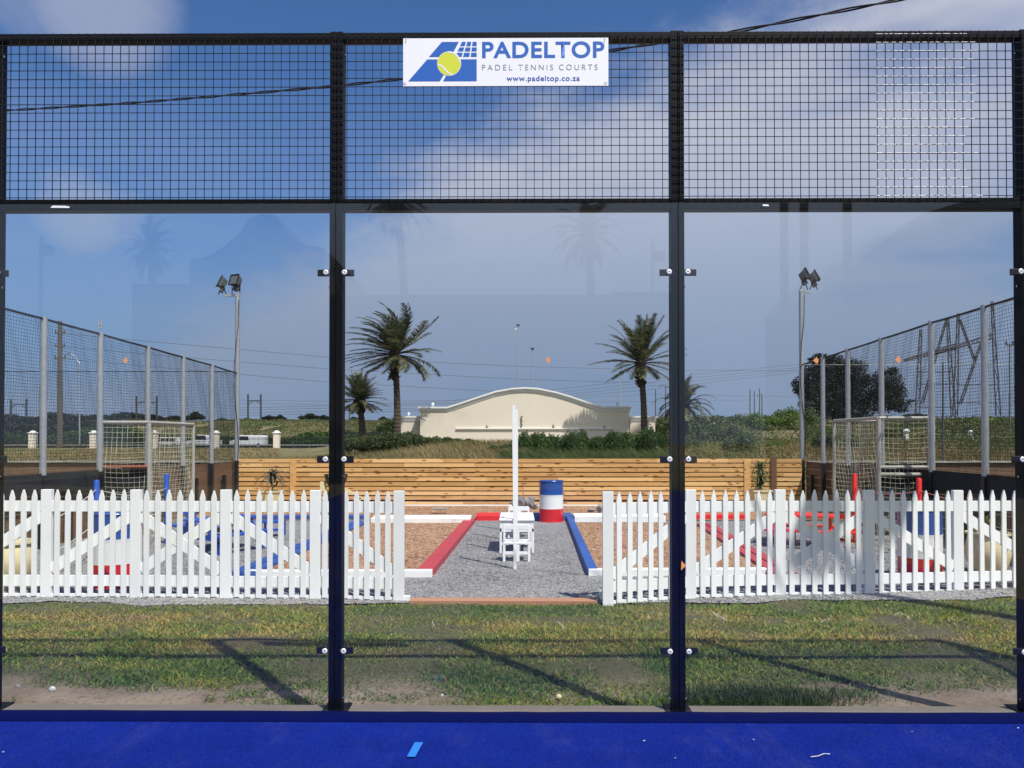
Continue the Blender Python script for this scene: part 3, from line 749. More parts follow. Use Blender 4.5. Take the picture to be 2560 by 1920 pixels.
def text(s, x0, x1, ytop, ybase, m, bold, spacing=1.0, name='lettering', ref='cap'):
    cu = bpy.data.curves.new(name, 'FONT'); cu.body = s; cu.size = 1.0; cu.offset = bold; cu.space_character = spacing; cu.fill_mode = 'FRONT'
    to = bpy.data.objects.new(name, cu); COL.objects.link(to)
    bpy.context.view_layer.update()
    me = bpy.data.meshes.new_from_object(to.evaluated_get(bpy.context.evaluated_depsgraph_get()))
    bpy.data.objects.remove(to); bpy.data.curves.remove(cu)
    co = np.array([v.co[:] for v in me.vertices])
    a, b = co[:, 0].min(), co[:, 0].max()
    zt, zb = co[:, 1].max(), co[:, 1].min()
    X0, Zt = S(x0, ytop); X1, Zb = S(x1, ybase)
    out = np.stack([X0 + (co[:, 0] - a) / (b - a) * (X1 - X0), np.full(len(co), SY - .0012), Zb + (co[:, 1] - zb) / (zt - zb) * (Zt - Zb)], 1)
    me.vertices.foreach_set('co', out.astype(np.float32).ravel()); me.update()
    me.materials.clear(); me.materials.append(MATS[m])
    o = bpy.data.objects.new(name, me); COL.objects.link(o); attach(o, sign); return o
text('PADELTOP', 880, 2135, 106, 272, 'sign_blue', 0.024, 1.08)
for w_, a_, b_ in (('PADEL', 878, 1190), ('TENNIS', 1252, 1608), ('COURTS', 1668, 2064)): text(w_, a_, b_, 337, 393, 'sign_grey', -0.004, 1.45)
text('www.padeltop.co.za', 1130, 1882, 448, 518, 'sign_navy', 0.016, 1.12)
for (px_, py_, dx_, dy_) in ((98, 85, 0, 22), (2138, 85, 0, 24), (88, 517, 14, 3), (2150, 517, 14, 3)):
    x_, z_ = S(px_, py_); ex, ez = S(px_ + dx_, py_ + dy_)
    mb = MB(); mb.tube([(x_ - (ex - x_), SY - .002, z_ + (z_ - ez)), (x_, SY - .006, z_), (ex, SY - .003, ez)], .0016, 6); mb.build('cable_tie', 'plastic_scrap', sign)

# ------------------------------------------------------------------ scraps on turf and lawn
def flatpatch(name, uvs, z, th, m, label, cat):
    P = [gnd(u, v, z) for u, v in uvs]; n = len(P); mb = MB()
    mb.add([tuple(p) for p in P] + [(p.x, p.y, z + th) for p in P], [tuple(range(n)), tuple(range(n, 2 * n))] + [(i, (i + 1) % n, (i + 1) % n + n, i + n) for i in range(n)])
    return mb.build(name, m, label=label, cat=cat)
flatpatch('tape', [(1017, 1892), (1038, 1892), (1058, 1856), (1037, 1856)], 0.009, .001, 'tape_blue', 'short strip of light blue tape lying on the blue turf', 'tape')
def strand(name, pts, r, m, label, cat):
    mb = MB(); mb.tube(pts, r, 5); return mb.build(name, m, label=label, cat=cat, smooth_=True)
strand('thread', [gnd(2027, 1892, .012), gnd(2045, 1890, .014), gnd(2060, 1884, .014), gnd(2075, 1885, .012)], .0022, 'plastic_scrap', 'white curved thread on the blue turf in the right bay', 'scrap')
for u, v, s_, lb in ((1884, 1849, 4, 'tiny cream fleck on the turf below the dark grass tussock'), (2280, 1829, 2.5, 'tiny white fleck on the turf at the far right'), (1610, 1852, 5, 'faint white scuff of lint on the turf left of the right court post'), (1688, 1895, 3.5, 'white lint speck on the turf near the bottom edge under the right court post'), (8, 1880, 5, 'white lint fleck on the turf at the left edge of the photo'), (2545, 1820, 5, 'white lint streak on the turf at the right edge of the photo')):
    s_ *= .6; flatpatch('lint', [(u - s_, v), (u, v - s_ * .35), (u + s_, v - s_ * .2), (u + s_ * .4, v + s_ * .4)], 0.011, .0015, 'plastic_scrap', lb, 'lint')
for pts, lb in (([(1783, 1532), (1800, 1540), (1818, 1551)], 'white plastic ribbon on the lawn just right of the right court post'),
                ([(1778, 1528), (1796, 1542), (1811, 1549)], 'second white plastic ribbon crossing the first beside the right court post'),
                ([(1392, 1553), (1404, 1562), (1410, 1571)], 'short white plastic ribbon on the lawn in front of the gateway'),
                ([(2052, 1556), (2062, 1550), (2076, 1546)], 'crumpled white plastic shred on the lawn in the right bay'),
                ([(2235, 1538), (2250, 1531), (2268, 1540), (2276, 1549)], 'looped white ribbon on the lawn near the right edge'),
                ([(1081, 1553), (1083, 1560), (1086, 1566)], 'tiny upright white shred on the lawn left of the gateway')):
    P = [gnd(u, v, -.055) for u, v in pts]; mb = MB()
    for a, b in zip(P[:-1], P[1:]): mb.beam(a, b, .005, .0015)
    mb.build('ribbon', 'plastic_scrap', label=lb, cat='ribbon')
for u, v, s_, m_, lb in ((1397, 1738, 8, 'cream', 'rounded pale stone on the bare soil at the kerb, middle bay'), (1105, 1732, 4.5, 'plastic_scrap', 'small white pebble in the grass at the kerb, middle bay'), (131, 1720, 9, 'plastic_scrap', 'long whitish stone lying on the sand, left bay'), (45, 1712, 7, 'stone', 'grey-white stone in the grass at the left edge of the photo')):
    p = gnd(u, v, -.09); r_ = s_ / F * p.y; mb = MB(); mb.lathe((p.x, p.y, -.115), [(r_ * .6, 0), (r_, r_ * .5), (r_ * .9, r_ * 1.1), (r_ * .4, r_ * 1.5)], 9, 1.0, .7)
    mb.build('pebble', m_, smooth_=True, label=lb, cat='stone')

# ------------------------------------------------------------------ white picket fences
def fence_run(name, posts, braces, picks, label):
    """posts: list of (u, Y); between posts n pickets; braces per bay"""
    P = [Vector((at(q_[0], 1300, q_[1]).x, q_[1], q_[2] if len(q_) > 2 else 0)) for q_ in posts]
    mid = sum(P, Vector()) / len(P)
    root = thing(name, (mid.x, mid.y, -.1), label, 'picket fence')
    for i, p in enumerate(P):
        th = random.uniform(-.003, .003); mb = MB()
        mb.box(p.x - .055, p.x + .055, p.y - .012, p.y + .045, -.13, 1.045 + th + p.z)
        mb.build('post', 'white_paint', root, bev=.003)
    for i in range(len(P) - 1):
        a, b = P[i], P[i + 1]; d = (b - a).normalized(); nrm = Vector((-d.y, d.x, 0)).normalized()      # away from the court
        L_ = (b - a).length; n = picks[i]
        for z, h in ((.868, .115), (.075, .115)):
            off = nrm * .014
            mb = MB(); mb.beam(a + d * .056 + off + Vector((0, 0, z)), b - d * .056 + off + Vector((0, 0, z)), .022, h); mb.build('rail', 'white_paint', root, bev=.002)
        for k in range(n):
            s = L_ * (k + 1) / (n + 1) + random.uniform(-.003, .003); c = a + d * s; t_ = random.uniform(-.004, .004)
            zb, zt = -.085 + random.uniform(-.006, .004), 1.045 + random.uniform(-.006, .004)
            w = .0272; prof = [(-w + t_, zb), (w + t_, zb), (w, zt - .085), (w * .82, zt - .060), (.004, zt), (-.004, zt), (-w * .82, zt - .060), (-w, zt - .085)]
            vs = []
            for off in (-.016, .001):
                for (q_, z) in prof: vs.append(c + d * q_ + nrm * off + Vector((0, 0, z)))
            m_ = len(prof); mb = MB(); mb.add(vs, [tuple(range(m_)), tuple(reversed(range(m_, 2 * m_)))] + [(j, j + m_, (j + 1) % m_ + m_, (j + 1) % m_) for j in range(m_)])
            mb.build('picket', 'white_paint', root)
        zl, zh = .19, .77
        for bi, bt in enumerate(braces[i]):
            a2 = a + d * .05; b2 = b - d * .05; off = nrm * (.0135 + .003 * bi)
            p, q_ = (a2, b2) if bt == '/' else (b2, a2)
            mb = MB(); mb.beam(p + off + Vector((0, 0, zl)), q_ + off + Vector((0, 0, zh)), .019 - .002 * bi, .118, ); mb.build('brace', 'white_paint', root, bev=.002)
        mb = MB(); off = nrm * .018
        mb.beam(a + d * .05 + off + Vector((0, 0, -.082)), b - d * .05 + off + Vector((0, 0, -.082)), .03, .035); mb.build('foot_rail', 'white_paint', root)
    return root
fence_run('picket_fence', [(-332, 8.22), (-108, 8.2), (116, 8.19), (339, 8.18), (564, 8.14), (788, 8.12), (997, 8.03)],
          ['/', '/', '/', '\\/', '\\', '\\'], [7, 7, 7, 7, 7, 7], 'white picket fence run to the left of the gateway')
fence_run('picket_fence', [(1520, 7.85), (1727, 8.16), (1951, 8.34, -.008), (2173.5, 8.44, -.018), (2395.6, 8.64, -.032), (2618, 8.88, -.048)],
          ['/', '/', '\\/', '\\', '\\'], [7, 7, 7, 7, 7], 'white picket fence run to the right of the gateway')
p = gnd(1023, 1508, -.1); p2 = gnd(1494, 1508, -.1)
mb = MB(); mb.box(p.x, p2.x, p.y, p.y + .15, -.14, -.072); mb.build('threshold_plank', 'plank_red', bev=.006, label='reddish brown timber plank across the gateway threshold', cat='plank')
for u, lb, dx in ((1020, 'small white block at the foot of the left gateway post', .0), (1503, 'short white upright board beside the right gateway post', .0)):
    q_ = gnd(u, 1502 if u < 1200 else 1500, -.1); mb = MB()
    if u < 1200: mb.box(q_.x - .05, q_.x + .02, q_.y, q_.y + .05, -.13, -.05)
    else: mb.box(q_.x - .008, q_.x + .008, q_.y + .02, q_.y + .12, -.13, -.02)
    mb.build('gate_block', 'white_paint', label=lb, cat='block', bev=.003)

# ------------------------------------------------------------------ painted sleepers round the pits
def sleeper(name, a, b, w, h, m, label, cat='sleeper', zb=-.12, n=1, gap=.0):
    a = Vector(a); b = Vector(b); d = (b - a); d.z = 0; dn = d.normalized(); s = Vector((-dn.y, dn.x, 0))
    L_ = d.length; root = thing(name, ((a + b) / 2).to_tuple()[:2] + (zb,), label, cat, 'painted sleepers round the pits')
    k = max(1, round(L_ / 2.4))
    for r_ in range(n):
        for i in range(k):
            p = a + dn * (L_ * i / k + .003) + s * (r_ * (w + .004)); q_ = a + dn * (L_ * (i + 1) / k - .003) + s * (r_ * (w + .004))
            jit = random.uniform(-.006, .006)
            z = zb + h / 2 + (0.0 if r_ == 0 else .012)
            mb = MB(); mb.beam(Vector((p.x, p.y, z)) + s * w / 2, Vector((q_.x, q_.y, z + jit * .4)) + s * w / 2, w, h)
            mb.build('timber', m, root, bev=.008)
    return root
Zb = -.03
# long sides (running away from the camera)
r0, r1 = gnd(1083, 1427, Zb), gnd(1188, 1297, Zb); r0.y = 9.52
sleeper('sleeper', (r0.x - .0, r0.y, 0), (r1.x, r1.y, 0), .20, .11, 'red_beam', 'faded red timber sleeper along the left of the central path', n=1)
b0, b1 = gnd(1470, 1427, Zb), gnd(1416, 1293, Zb); b0.y = 9.56
sleeper('sleeper', (b1.x, b1.y, 0), (b0.x, b0.y, 0), .128, .11, 'blue_beam', 'blue timber sleeper along the right of the central path', n=1)
l0, l1 = gnd(640, 1434, Zb), gnd(920, 1304, Zb)
sleeper('sleeper', (l0.x - .05, l0.y, 0), (l1.x, l1.y, 0), .14, .10, 'blue_beam', 'double blue timber sleeper on the far left side of the left pit', n=2)
q0, q1 = gnd(1932, 1434, Zb), gnd(1742, 1310, Zb)
sleeper('sleeper', (q1.x, q1.y, 0), (q0.x, q0.y, 0), .14, .10, 'red_beam', 'double red timber sleeper on the far right side of the right pit', n=2)
# front edges
f0, f1 = gnd(578, 1444, -.1), gnd(1080, 1443, -.1)
sleeper('sleeper', (f0.x, f0.y, 0), (f1.x, f1.y, 0), .12, .10, 'white_beam', 'white timber sleeper at the front of the left pit', n=1)
g0, g1 = gnd(1471, 1440, -.1), gnd(1945, 1438, -.1)
sleeper('sleeper', (g0.x, g0.y, 0), (g1.x, g1.y, 0), .12, .10, 'white_beam', 'white timber sleeper at the front of the right pit', n=1)
# rear edges
def rear(u0, u1, vb, m, lb, h=.15, n=2, w=.26):
    a, b = gnd(u0, vb, -.1), gnd(u1, vb, -.1)
    return sleeper('sleeper', (a.x, a.y, 0), (b.x, b.y, 0), w, h, m, lb, n=n)
rear(926, 1176, 1312, 'white_beam', 'thick white sleeper stack at the back of the left pit')
rear(1190, 1252 + 78, 1302, 'red_bright', 'bright red sleeper behind the white chairs at the back of the path', .13)
rear(1332, 1432, 1302, 'blue_beam', 'dark blue sleeper behind the striped drum at the back of the path', .13)
rear(1436, 1665, 1305, 'white_beam', 'thick white sleeper stack at the back of the right pit', .14)
rear(600, 918, 1300, 'blue_beam', 'blue sleeper at the back of the left table area', .11, 1)
rear(1695, 1868, 1300, 'red_bright', 'bright red sleeper at the back of the right table area', .13, 1)
# white edging at the rear fence
mb = MB(); mb.box(-7.0, 7.1, 19.36, 19.42, -.12, -.055); mb.build('white_edging', 'white_beam', label='thin white edging board along the foot of the pine slat fence', cat='edging')

# ------------------------------------------------------------------ drums
DR = .245; DHT = .83
drum = thing('striped_drum', (0, 0, -.1), 'blue white and red steel drum standing at the far end of the central path', 'drum', 'striped steel drums')
def ring(z0, z1, m, bump_=None):
    mb = MB(); prof = [(DR, z0)]
    n_ = 10
    for i in range(n_ + 1):
        z = z0 + (z1 - z0) * i / n_; r_ = DR
        for zr in (.28, .56):
            r_ += .007 * math.exp(-((z - zr) / .010) ** 2)
        prof.append((r_ + 1e-4, z))
    mb.lathe((0, 0, -.1), prof, 40); return mb.build('band', m, drum, smooth_=True)
ring(0.0, .268, 'drum_red'); ring(.2685, .5545, 'drum_white'); ring(.555, .83, 'drum_blue')
for o in bpy.data.objects:
    if o.parent == drum: o['label'] = {'drum_red': 'red lower band', 'drum_white': 'white middle band', 'drum_blue': 'blue upper band'}[o.data.materials[0].name]
mb = MB(); mb.lathe((0, 0, .727), [(DR - .02, 0), (DR + .006, .0), (DR + .009, .008), (DR + .004, .016), (DR - .012, .016), (DR - .014, .004), (.01, .003)], 40); mb.build('lid', 'drum_blue', drum, smooth_=True)
mb = MB(); mb.lathe((0, 0, -.1), [(DR + .002, 0), (DR + .007, .004), (DR + .007, .014), (DR + .001, .018)], 40); mb.build('rim', 'drum_red', drum, smooth_=True)
p = at(1378 * .2532 + 1000 + 29, 1250, 15.9); 
drum.location = (p.x, 15.85, -.1)
p = at(287, 1400, 8.85); copy_tree(drum, (p.x, 8.85, -.1), 'blue white and red steel drum close behind the picket fence on the left', 'striped steel drums')
p = at(2300, 1400, 9.35); copy_tree(drum, (p.x, 9.35, -.1), 'blue white and red steel drum behind the picket fence on the right', 'striped steel drums')

# ------------------------------------------------------------------ central chairs, table, poles
def plate(mb, outer, holes, y0, y1):
    """panel in x-z made of bars: list of boxes"""
    for (x0, x1, z0, z1) in outer: mb.box(x0, x1, y0, y1, z0, z1)
def kid_chair(m, label, cat='chair', group='small moulded chairs'):
    rt = thing('child_chair', (0, 0, -.1), label, cat, group)
    z = -.1; W = .185
    mb = MB()
    mb.box(-W + .012, W - .012, -.010, .014, z + .44, z + .515)                          # top rail of the back
    mb.box(-W, -W + .032, -.011, .013, z + .275, z + .50); mb.box(W - .032, W, -.011, .013, z + .275, z + .50)
    mb.box(-.04, .04, -.009, .011, z + .30, z + .45)
    mb.build('backrest', m, rt, bev=.006)
    mb = MB(); mb.box(-W - .003, W + .003, -.012, .27, z + .235, z + .275); mb.build('seat', m, rt, bev=.01)
    for x0, x1 in ((-W - .004, -W + .030), (W - .030, W + .004)):
        mb = MB(); mb.box(x0, x1, -.010, .022, z, z + .236); mb.build('leg', m, rt, bev=.004)
        mb = MB(); mb.box(x0, x1, .235, .262, z, z + .236); mb.build('leg', m, rt, bev=.004)
    mb = MB(); mb.box(-.04, .04, -.008, .018, z, z + .236); mb.build('centre_leg', m, rt, bev=.004)
    mb = MB(); mb.box(-W + .03, W - .03, -.006, .012, z + .098, z + .140); mb.build('stretcher', m, rt, bev=.003)
    return rt
ch = kid_chair('plastic_white', 'white moulded child chair nearest the court, seen from behind the tall pole')
ch.location = (at(1291.4, 1400, 10.6).x, 10.6, -.1)
ch2 = copy_tree(ch, (at(1297, 1270, 13.35).x, 13.45, -.1), 'white moulded child chair at the far end of the small table', 'small moulded chairs', rz=math.pi)
tb = thing('child_table', (at(1292, 1300, 11.9).x, 11.9, -.1), 'low white moulded child table on the gravel between two white chairs', 'table')
cx_ = tb.location.x; z = -.1
mb = MB(); mb.box(cx_ - .262, cx_ + .262, 11.38, 12.45, z + .475, z + .505); mb.build('tabletop', 'plastic_white', tb, bev=.008)
mb = MB(); mb.box(cx_ - .25, cx_ + .25, 11.40, 11.43, z + .315, z + .474); mb.box(cx_ - .25, cx_ + .25, 12.40, 12.43, z + .37, z + .474)
mb.box(cx_ - .25, cx_ - .225, 11.43, 12.40, z + .40, z + .474); mb.box(cx_ + .225, cx_ + .25, 11.43, 12.40, z + .40, z + .474); mb.build('apron', 'plastic_white', tb)
for sx in (-1, 1):
    for y0 in (11.40, 12.40):
        mb = MB(); mb.box(cx_ + sx * .255, cx_ + sx * .222, y0, y0 + .03, z, z + .37); mb.build('leg', 'plastic_white', tb, bev=.004)
    mb = MB(); mb.box(cx_ + sx * .221, cx_ + sx * .12, 11.404, 11.425, z + .12, z + .155); mb.build('stretcher', 'plastic_white', tb)
# two side chairs, half tucked in
copy_tree(ch, (at(1262, 1340, 11.75).x - .02, 11.80, -.1), 'white moulded child chair tucked under the left side of the small table', 'small moulded chairs', rz=-math.pi / 2)
copy_tree(ch, (at(1326, 1340, 11.9).x + .02, 12.10, -.1), 'white moulded child chair tucked under the right side of the small table', 'small moulded chairs', rz=math.pi / 2)

for i, (u0, v0, Y, lb) in enumerate(((1288, 1422, 10.0, 'tall thin white pole on the central path, nearest the court'), (1290.5, 0, 11.35, 'tall thin white pole on the central path, second from the court'),
                                 (1291, 0, 12.7, 'tall thin white pole on the central path, third from the court'), (1292, 0, 14.06, 'tall thin white pole on the central path, farthest from the court'))):
    b_ = at(u0, 1400, Y); t_ = at(u0 - (4 if i == 0 else 0), 1015, Y)
    mb = MB(); mb.beam((b_.x, Y, -.13), (t_.x, Y, 2.02), .042, .042, Vector((0, 1, 0)))
    mb.build('white_pole', 'white_paint', bev=.003, label=lb, cat='pole', group='tall white poles on the central path')

# rocks with a reed marker
def rock(c, r, seed, label):
    rr = random.Random(seed); bm = bmesh.new(); bmesh.ops.create_icosphere(bm, subdivisions=3, radius=1)
    ax = [Vector((rr.gauss(0, 1), rr.gauss(0, 1), rr.gauss(0, 1))).normalized() for _ in range(9)]
    cut = [rr.uniform(.55, .85) for _ in ax]
    for v_ in bm.verts:
        for a_, k in zip(ax, cut):
            dd = v_.co.dot(a_)
            if dd > k: v_.co -= a_ * (dd - k)
        v_.co *= 1 + rr.uniform(-.04, .04)
        v_.co = Vector((v_.co.x * r[0] + c[0], v_.co.y * r[1] + c[1], v_.co.z * r[2] + c[2]))
    me = bpy.data.meshes.new('rock'); bm.to_mesh(me); bm.free(); me.materials.append(MATS['stone'])
    o = bpy.data.objects.new('rock', me); COL.objects.link(o); return tag(o, label, 'rock')
Yr = 17.4
for i, (u, v, rr_, lb) in enumerate(((1288, 1260, (.12, .12, .13), 'grey rock at the left of the small rock pile behind the chairs'), (1302, 1254, (.13, .12, .16), 'grey rock carrying the thin reed in the rock pile'), (1317, 1256, (.11, .1, .15), 'tall grey rock in the middle of the rock pile'),
                           (1329, 1255, (.10, .1, .17), 'rust streaked grey rock at the right of the rock pile'), (1336, 1266, (.09, .1, .10), 'small grey rock at the right foot of the rock pile'), (1500, 1273, (.09, .09, .10), 'dark grey rock near the white sleeper left of the right gateway post'), (1480, 1276, (.12, .09, .06), 'flat brownish rock behind the white sleeper'), (1100, 1272, (.25, .12, .035), 'flat grey slate slab in the gravel behind the left white sleeper'))):
    rock(tuple(at(u, v, Yr)), rr_, 50 + i, lb)
a_ = at(1308, 1254, 17.3); b_ = at(1309, 1188, 17.3)
mb = MB(); mb.tube([a_, b_], [.012, .006], 6); mb.build('reed_marker', 'plank_red', label='thin pinkish stick standing upright in the rock pile', cat='stick')

# ------------------------------------------------------------------ picnic tables
def picnic(m, label):
    rt = thing('child_picnic_table', (0, 0, -.1), label, 'picnic table', 'small picnic tables'); z = -.1
    mb = MB()
    for k in range(5): mb.box(-.52, .52, -.27 + k * .11, -.27 + k * .11 + .10, z + .47, z + .50)
    mb.build('tabletop', m, rt, bev=.004)
    for sy in (-1, 1):
        mb = MB(); mb.box(-.50, .50, sy * .36, sy * .54, z + .26, z + .29); mb.build('bench', m, rt, bev=.004)
    for x_ in (-.40, .40):
        for sy in (-1, 1):
            mb = MB(); mb.beam((x_, sy * .46, z), (x_, sy * .16, z + .47), .10, .035, Vector((1, 0, 0))); mb.build('leg', m, rt)
        mb = MB(); mb.box(x_ - .02, x_ + .02, -.54, .54, z + .20, z + .26); mb.build('cross_beam', m, rt)
    mb = MB(); mb.box(-.40, .40, -.02, .02, z + .21, z + .25); mb.build('stretcher', m, rt)
    return rt
pt = picnic('blue_plastic', 'blue child picnic table on the gravel behind the left picket fence')
pt.location = (at(545, 1350, 11.6).x, 11.7, -.1); pt.rotation_euler = (0, 0, R(62))
pr = picnic('red_bright', 'red child picnic table on the gravel behind the right picket fence')
pr.location = (at(2010, 1350, 12.2).x, 12.3, -.1); pr.rotation_euler = (0, 0, R(-28))
bc = kid_chair('blue_plastic', 'blue moulded child chair beside the blue picnic table')
bc.location = (at(676, 1330, 13.3).x, 13.3, -.1)
bc2 = copy_tree(bc, (at(470, 1330, 12.8).x, 12.8, -.1), 'blue moulded child chair left of the blue picnic table', 'small moulded chairs', rz=R(70))
rc = kid_chair('red_bright', 'red moulded child chair at the left end of the red picnic table')
rc.location = (at(1940, 1330, 13.0).x, 13.0, -.1); rc.rotation_euler = (0, 0, R(200))
rc2 = copy_tree(rc, (at(2118, 1330, 12.0).x, 12.0, -.1), 'red moulded child chair at the right end of the red picnic table', 'small moulded chairs', rz=R(120))

# ------------------------------------------------------------------ bollards with ropes
def bollard(u, Y, m, lb):
    p = at(u, 1300, Y); rt = thing('bollard', (p.x, Y, -.1), lb, 'bollard')
    mb = MB(); mb.lathe((p.x, Y, -.12), [(.037, 0), (.037, 1.13), (.030, 1.145), (.01, 1.15)], 16); mb.build('shaft', m, rt, smooth_=True)
    return Vector((p.x, Y, 0))
B = [bollard(241, 10.5, 'blue_plastic', 'blue round bollard in front of the left goal, nearer the court'), bollard(416, 12.4, 'blue_plastic', 'blue round bollard right of the left goal, farther from the court'),
     bollard(2137, 12.6, 'red_bright', 'red round bollard left of the right goal, farther from the court'), bollard(2298, 11.1, 'red_bright', 'red round bollard in front of the right goal, nearer the court')]
def rope(a, b, z0, z1, sag, m, lb, name='rope'):
    pts = []
    for i in range(13):
        t_ = i / 12; p = a.lerp(b, t_); pts.append((p.x, p.y, z0 + (z1 - z0) * t_ - sag * 4 * t_ * (1 - t_)))
    mb = MB(); mb.tube(pts, .006, 5); mb.build(name, m, label=lb, cat='rope')
e0 = Vector((-5.3, 8.6, 0)); e1 = Vector((6.2, 9.0, 0))
rope(B[0], B[1], .90, .80, .10, 'rope', 'pale rope strung high between the two blue bollards')
rope(B[0], B[1], .45, .45, .06, 'rope', 'pale rope strung low between the two blue bollards')
rope(B[0], e0, .90, .62, .03, 'rope', 'pale rope running high from the nearer blue bollard to the left picket fence')
rope(B[0], e0, .45, .25, .03, 'rope', 'pale rope running low from the nearer blue bollard to the left picket fence')
rope(B[2], B[3], .80, .85, .08, 'rope_pink', 'pink rope strung high between the two red bollards')
rope(B[2], B[3], .40, .42, .06, 'rope_pink', 'pink rope strung low between the two red bollards')
rope(B[3], e1, .85, .65, .04, 'rope_pink', 'pink rope running from the nearer red bollard to the right picket fence')

# ------------------------------------------------------------------ planters
def planter(u, Y, w, h, label, square=False):
    p = at(u, 1300, Y); rt = thing('planter', (p.x, Y, -.1), label, 'planter'); mb = MB()
    if square:
        n_ = 4; r_ = w / 2 * 1.414
        prof = [(r_ * .74, 0), (r_ * .97, h * .92), (r_ * 1.06, h * .925), (r_ * 1.06, h), (r_ * .92, h), (r_ * .88, h * .93), (.02, h * .93)]
        vs = []; fs = []
        for rr_, z_ in prof:
            for k in range(4):
                th = math.pi / 4 + k * math.pi / 2; vs.append((p.x + rr_ * math.cos(th), Y + rr_ * math.sin(th), -.1 + z_))
        for i in range(len(prof) - 1):
            for k in range(4): fs.append((i * 4 + k, i * 4 + (k + 1) % 4, (i + 1) * 4 + (k + 1) % 4, (i + 1) * 4 + k))
        mb.add(vs, fs); mb.build('pot', 'cream', rt)
    else:
        r_ = w / 2
        mb.lathe((p.x, Y, -.1), [(r_ * .62, 0), (r_ * .78, h * .1), (r_ * .98, h * .45), (r_, h * .62), (r_ * .9, h * .85), (r_ * .86, h * .93), (r_ * .98, h * .95), (r_ * .98, h), (r_ * .85, h), (r_ * .8, h * .9), (.02, h * .9)], 28); mb.build('pot', 'cream', rt, smooth_=True)
    mb = MB(); mb.lathe((p.x, Y, -.1), [(.02, h * .905), (w * .40, h * .905), (w * .40, h * .90)], 16); 
    mb.build('soil', 'boot', rt)
    return rt, Vector((p.x, Y, -.1 + h))
def strap_plant(rt, c, n, L0, L1, w, m, up=0.7, trunk=0, name='leaves', curve=1.0, seed=1):
    rr = random.Random(seed); mb = MB()
    if trunk:
        tm = MB(); tm.tube([c, c + Vector((.02, 0, trunk * .5)), c + Vector((-.02, 0, trunk))], [.035, .03, .04], 8); tm.build('stem', 'trunk', rt)
        tm = MB(); tm.tube([c + Vector((0, 0, trunk * .3)), c + Vector((.10, .02, trunk * .7)), c + Vector((.13, 0, trunk * 1.0))], [.02, .02, .02], 6); tm.build('stem', 'trunk', rt)
        c = c + Vector((0, 0, trunk))
    for i in range(n):
        ph = rr.uniform(0, 2 * math.pi); el = rr.uniform(.15, 1.35) * up; L_ = rr.uniform(L0, L1)
        p = Vector(c) + Vector((rr.uniform(-.04, .04), rr.uniform(-.04, .04), rr.uniform(-.03, .03))); h_ = Vector((math.cos(ph), math.sin(ph), 0)); side = Vector((-h_.y, h_.x, 0))
        prev = None; seg = 7
        for k in range(seg + 1):
            t_ = k / seg; ww = w * (1 - t_ ** 2) * .5 + .001
            q = [p - side * ww, p + side * ww]
            if prev: mb.add([prev[0], prev[1], q[1], q[0]], [(0, 1, 2, 3)])
            prev = q
            e_ = el + (.6 - curve * 2.6 * t_)
            p = p + (h_ * math.cos(e_) + Vector((0, 0, math.sin(e_)))) * L_ / seg
    # join pieces of each leaf as islands
    o = mb.build(name, m, rt); bm = bmesh.new(); bm.from_mesh(o.data); bmesh.ops.remove_doubles(bm, verts=bm.verts, dist=1e-5); bm.to_mesh(o.data); bm.free()
    return o
rt, c = planter(682, 18.2, .42, .48, 'cream planter with a drooping dark aloe in front of the pine fence, left', True); strap_plant(rt, c - Vector((0.02, 0, 0)), 46, .45, .8, .045, 'leaf_aloe', 1.0, .20, curve=1.15, seed=4)
rt, c = planter(1901, 18.2, .42, .50, 'cream planter with a bushy green yucca in front of the pine fence, right', True); [strap_plant(rt, c + Vector((0, 0, .05 + .14 * q_)), 46, .26, .44, .045, 'leaf_pot', 1.0, curve=1.0, seed=5 + q_) for q_ in range(4)]
rt, c = planter(30, 8.95, .52, .50, 'large rounded cream pot behind the picket fence at the left edge'); strap_plant(rt, c, 14, .25, .4, .03, 'leaf_aloe', 1.2, seed=7)
rt, c = planter(2470, 9.7, .52, .52, 'large rounded cream pot behind the picket fence at the right edge'); strap_plant(rt, c, 26, .25, .42, .03, 'dry_grass', 1.2, seed=8)
# bucket on a cream timber stand beside the left court post
rt = thing('bucket_stand', (at(840, 1250, 17.6).x, 17.6, -.1), 'dark green bucket on a cream timber stand behind the left court post', 'bucket stand'); bx_ = rt.location.x
mb = MB(); c = at(840, 1216, 17.6); mb.lathe((c.x, 17.6, c.z - .08), [(.13, 0), (.24, .22), (.265, .34), (.27, .36), (.25, .36), (.22, .3), (.02, .25)], 20); mb.build('bucket', 'dark_green_paint', rt, smooth_=True)
mb = MB(); mb.box(at(806, 1, 17.6).x, at(819, 1, 17.6).x, 17.5, 17.62, .40, .62); mb.build('block', 'cream', rt, bev=.01)
mb = MB(); mb.beam(at(852, 1219, 17.55), at(892, 1237, 17.55), .05, .05); mb.build('sloping_rail', 'cream', rt)
mb = MB(); mb.box(bx_ - .16, bx_ + .16, 17.45, 17.75, -.1, .43); mb.build('stand', 'dark_green_paint', rt, bev=.01)
mb = MB(); mb.box(at(903, 1, 17.6).x, at(907, 1, 17.6).x, 17.5, 17.55, -.1, .30); mb.box(at(903, 1, 17.6).x, at(932, 1, 17.6).x, 17.5, 17.54, .22, .26); mb.build('side_frame', 'cream', rt)

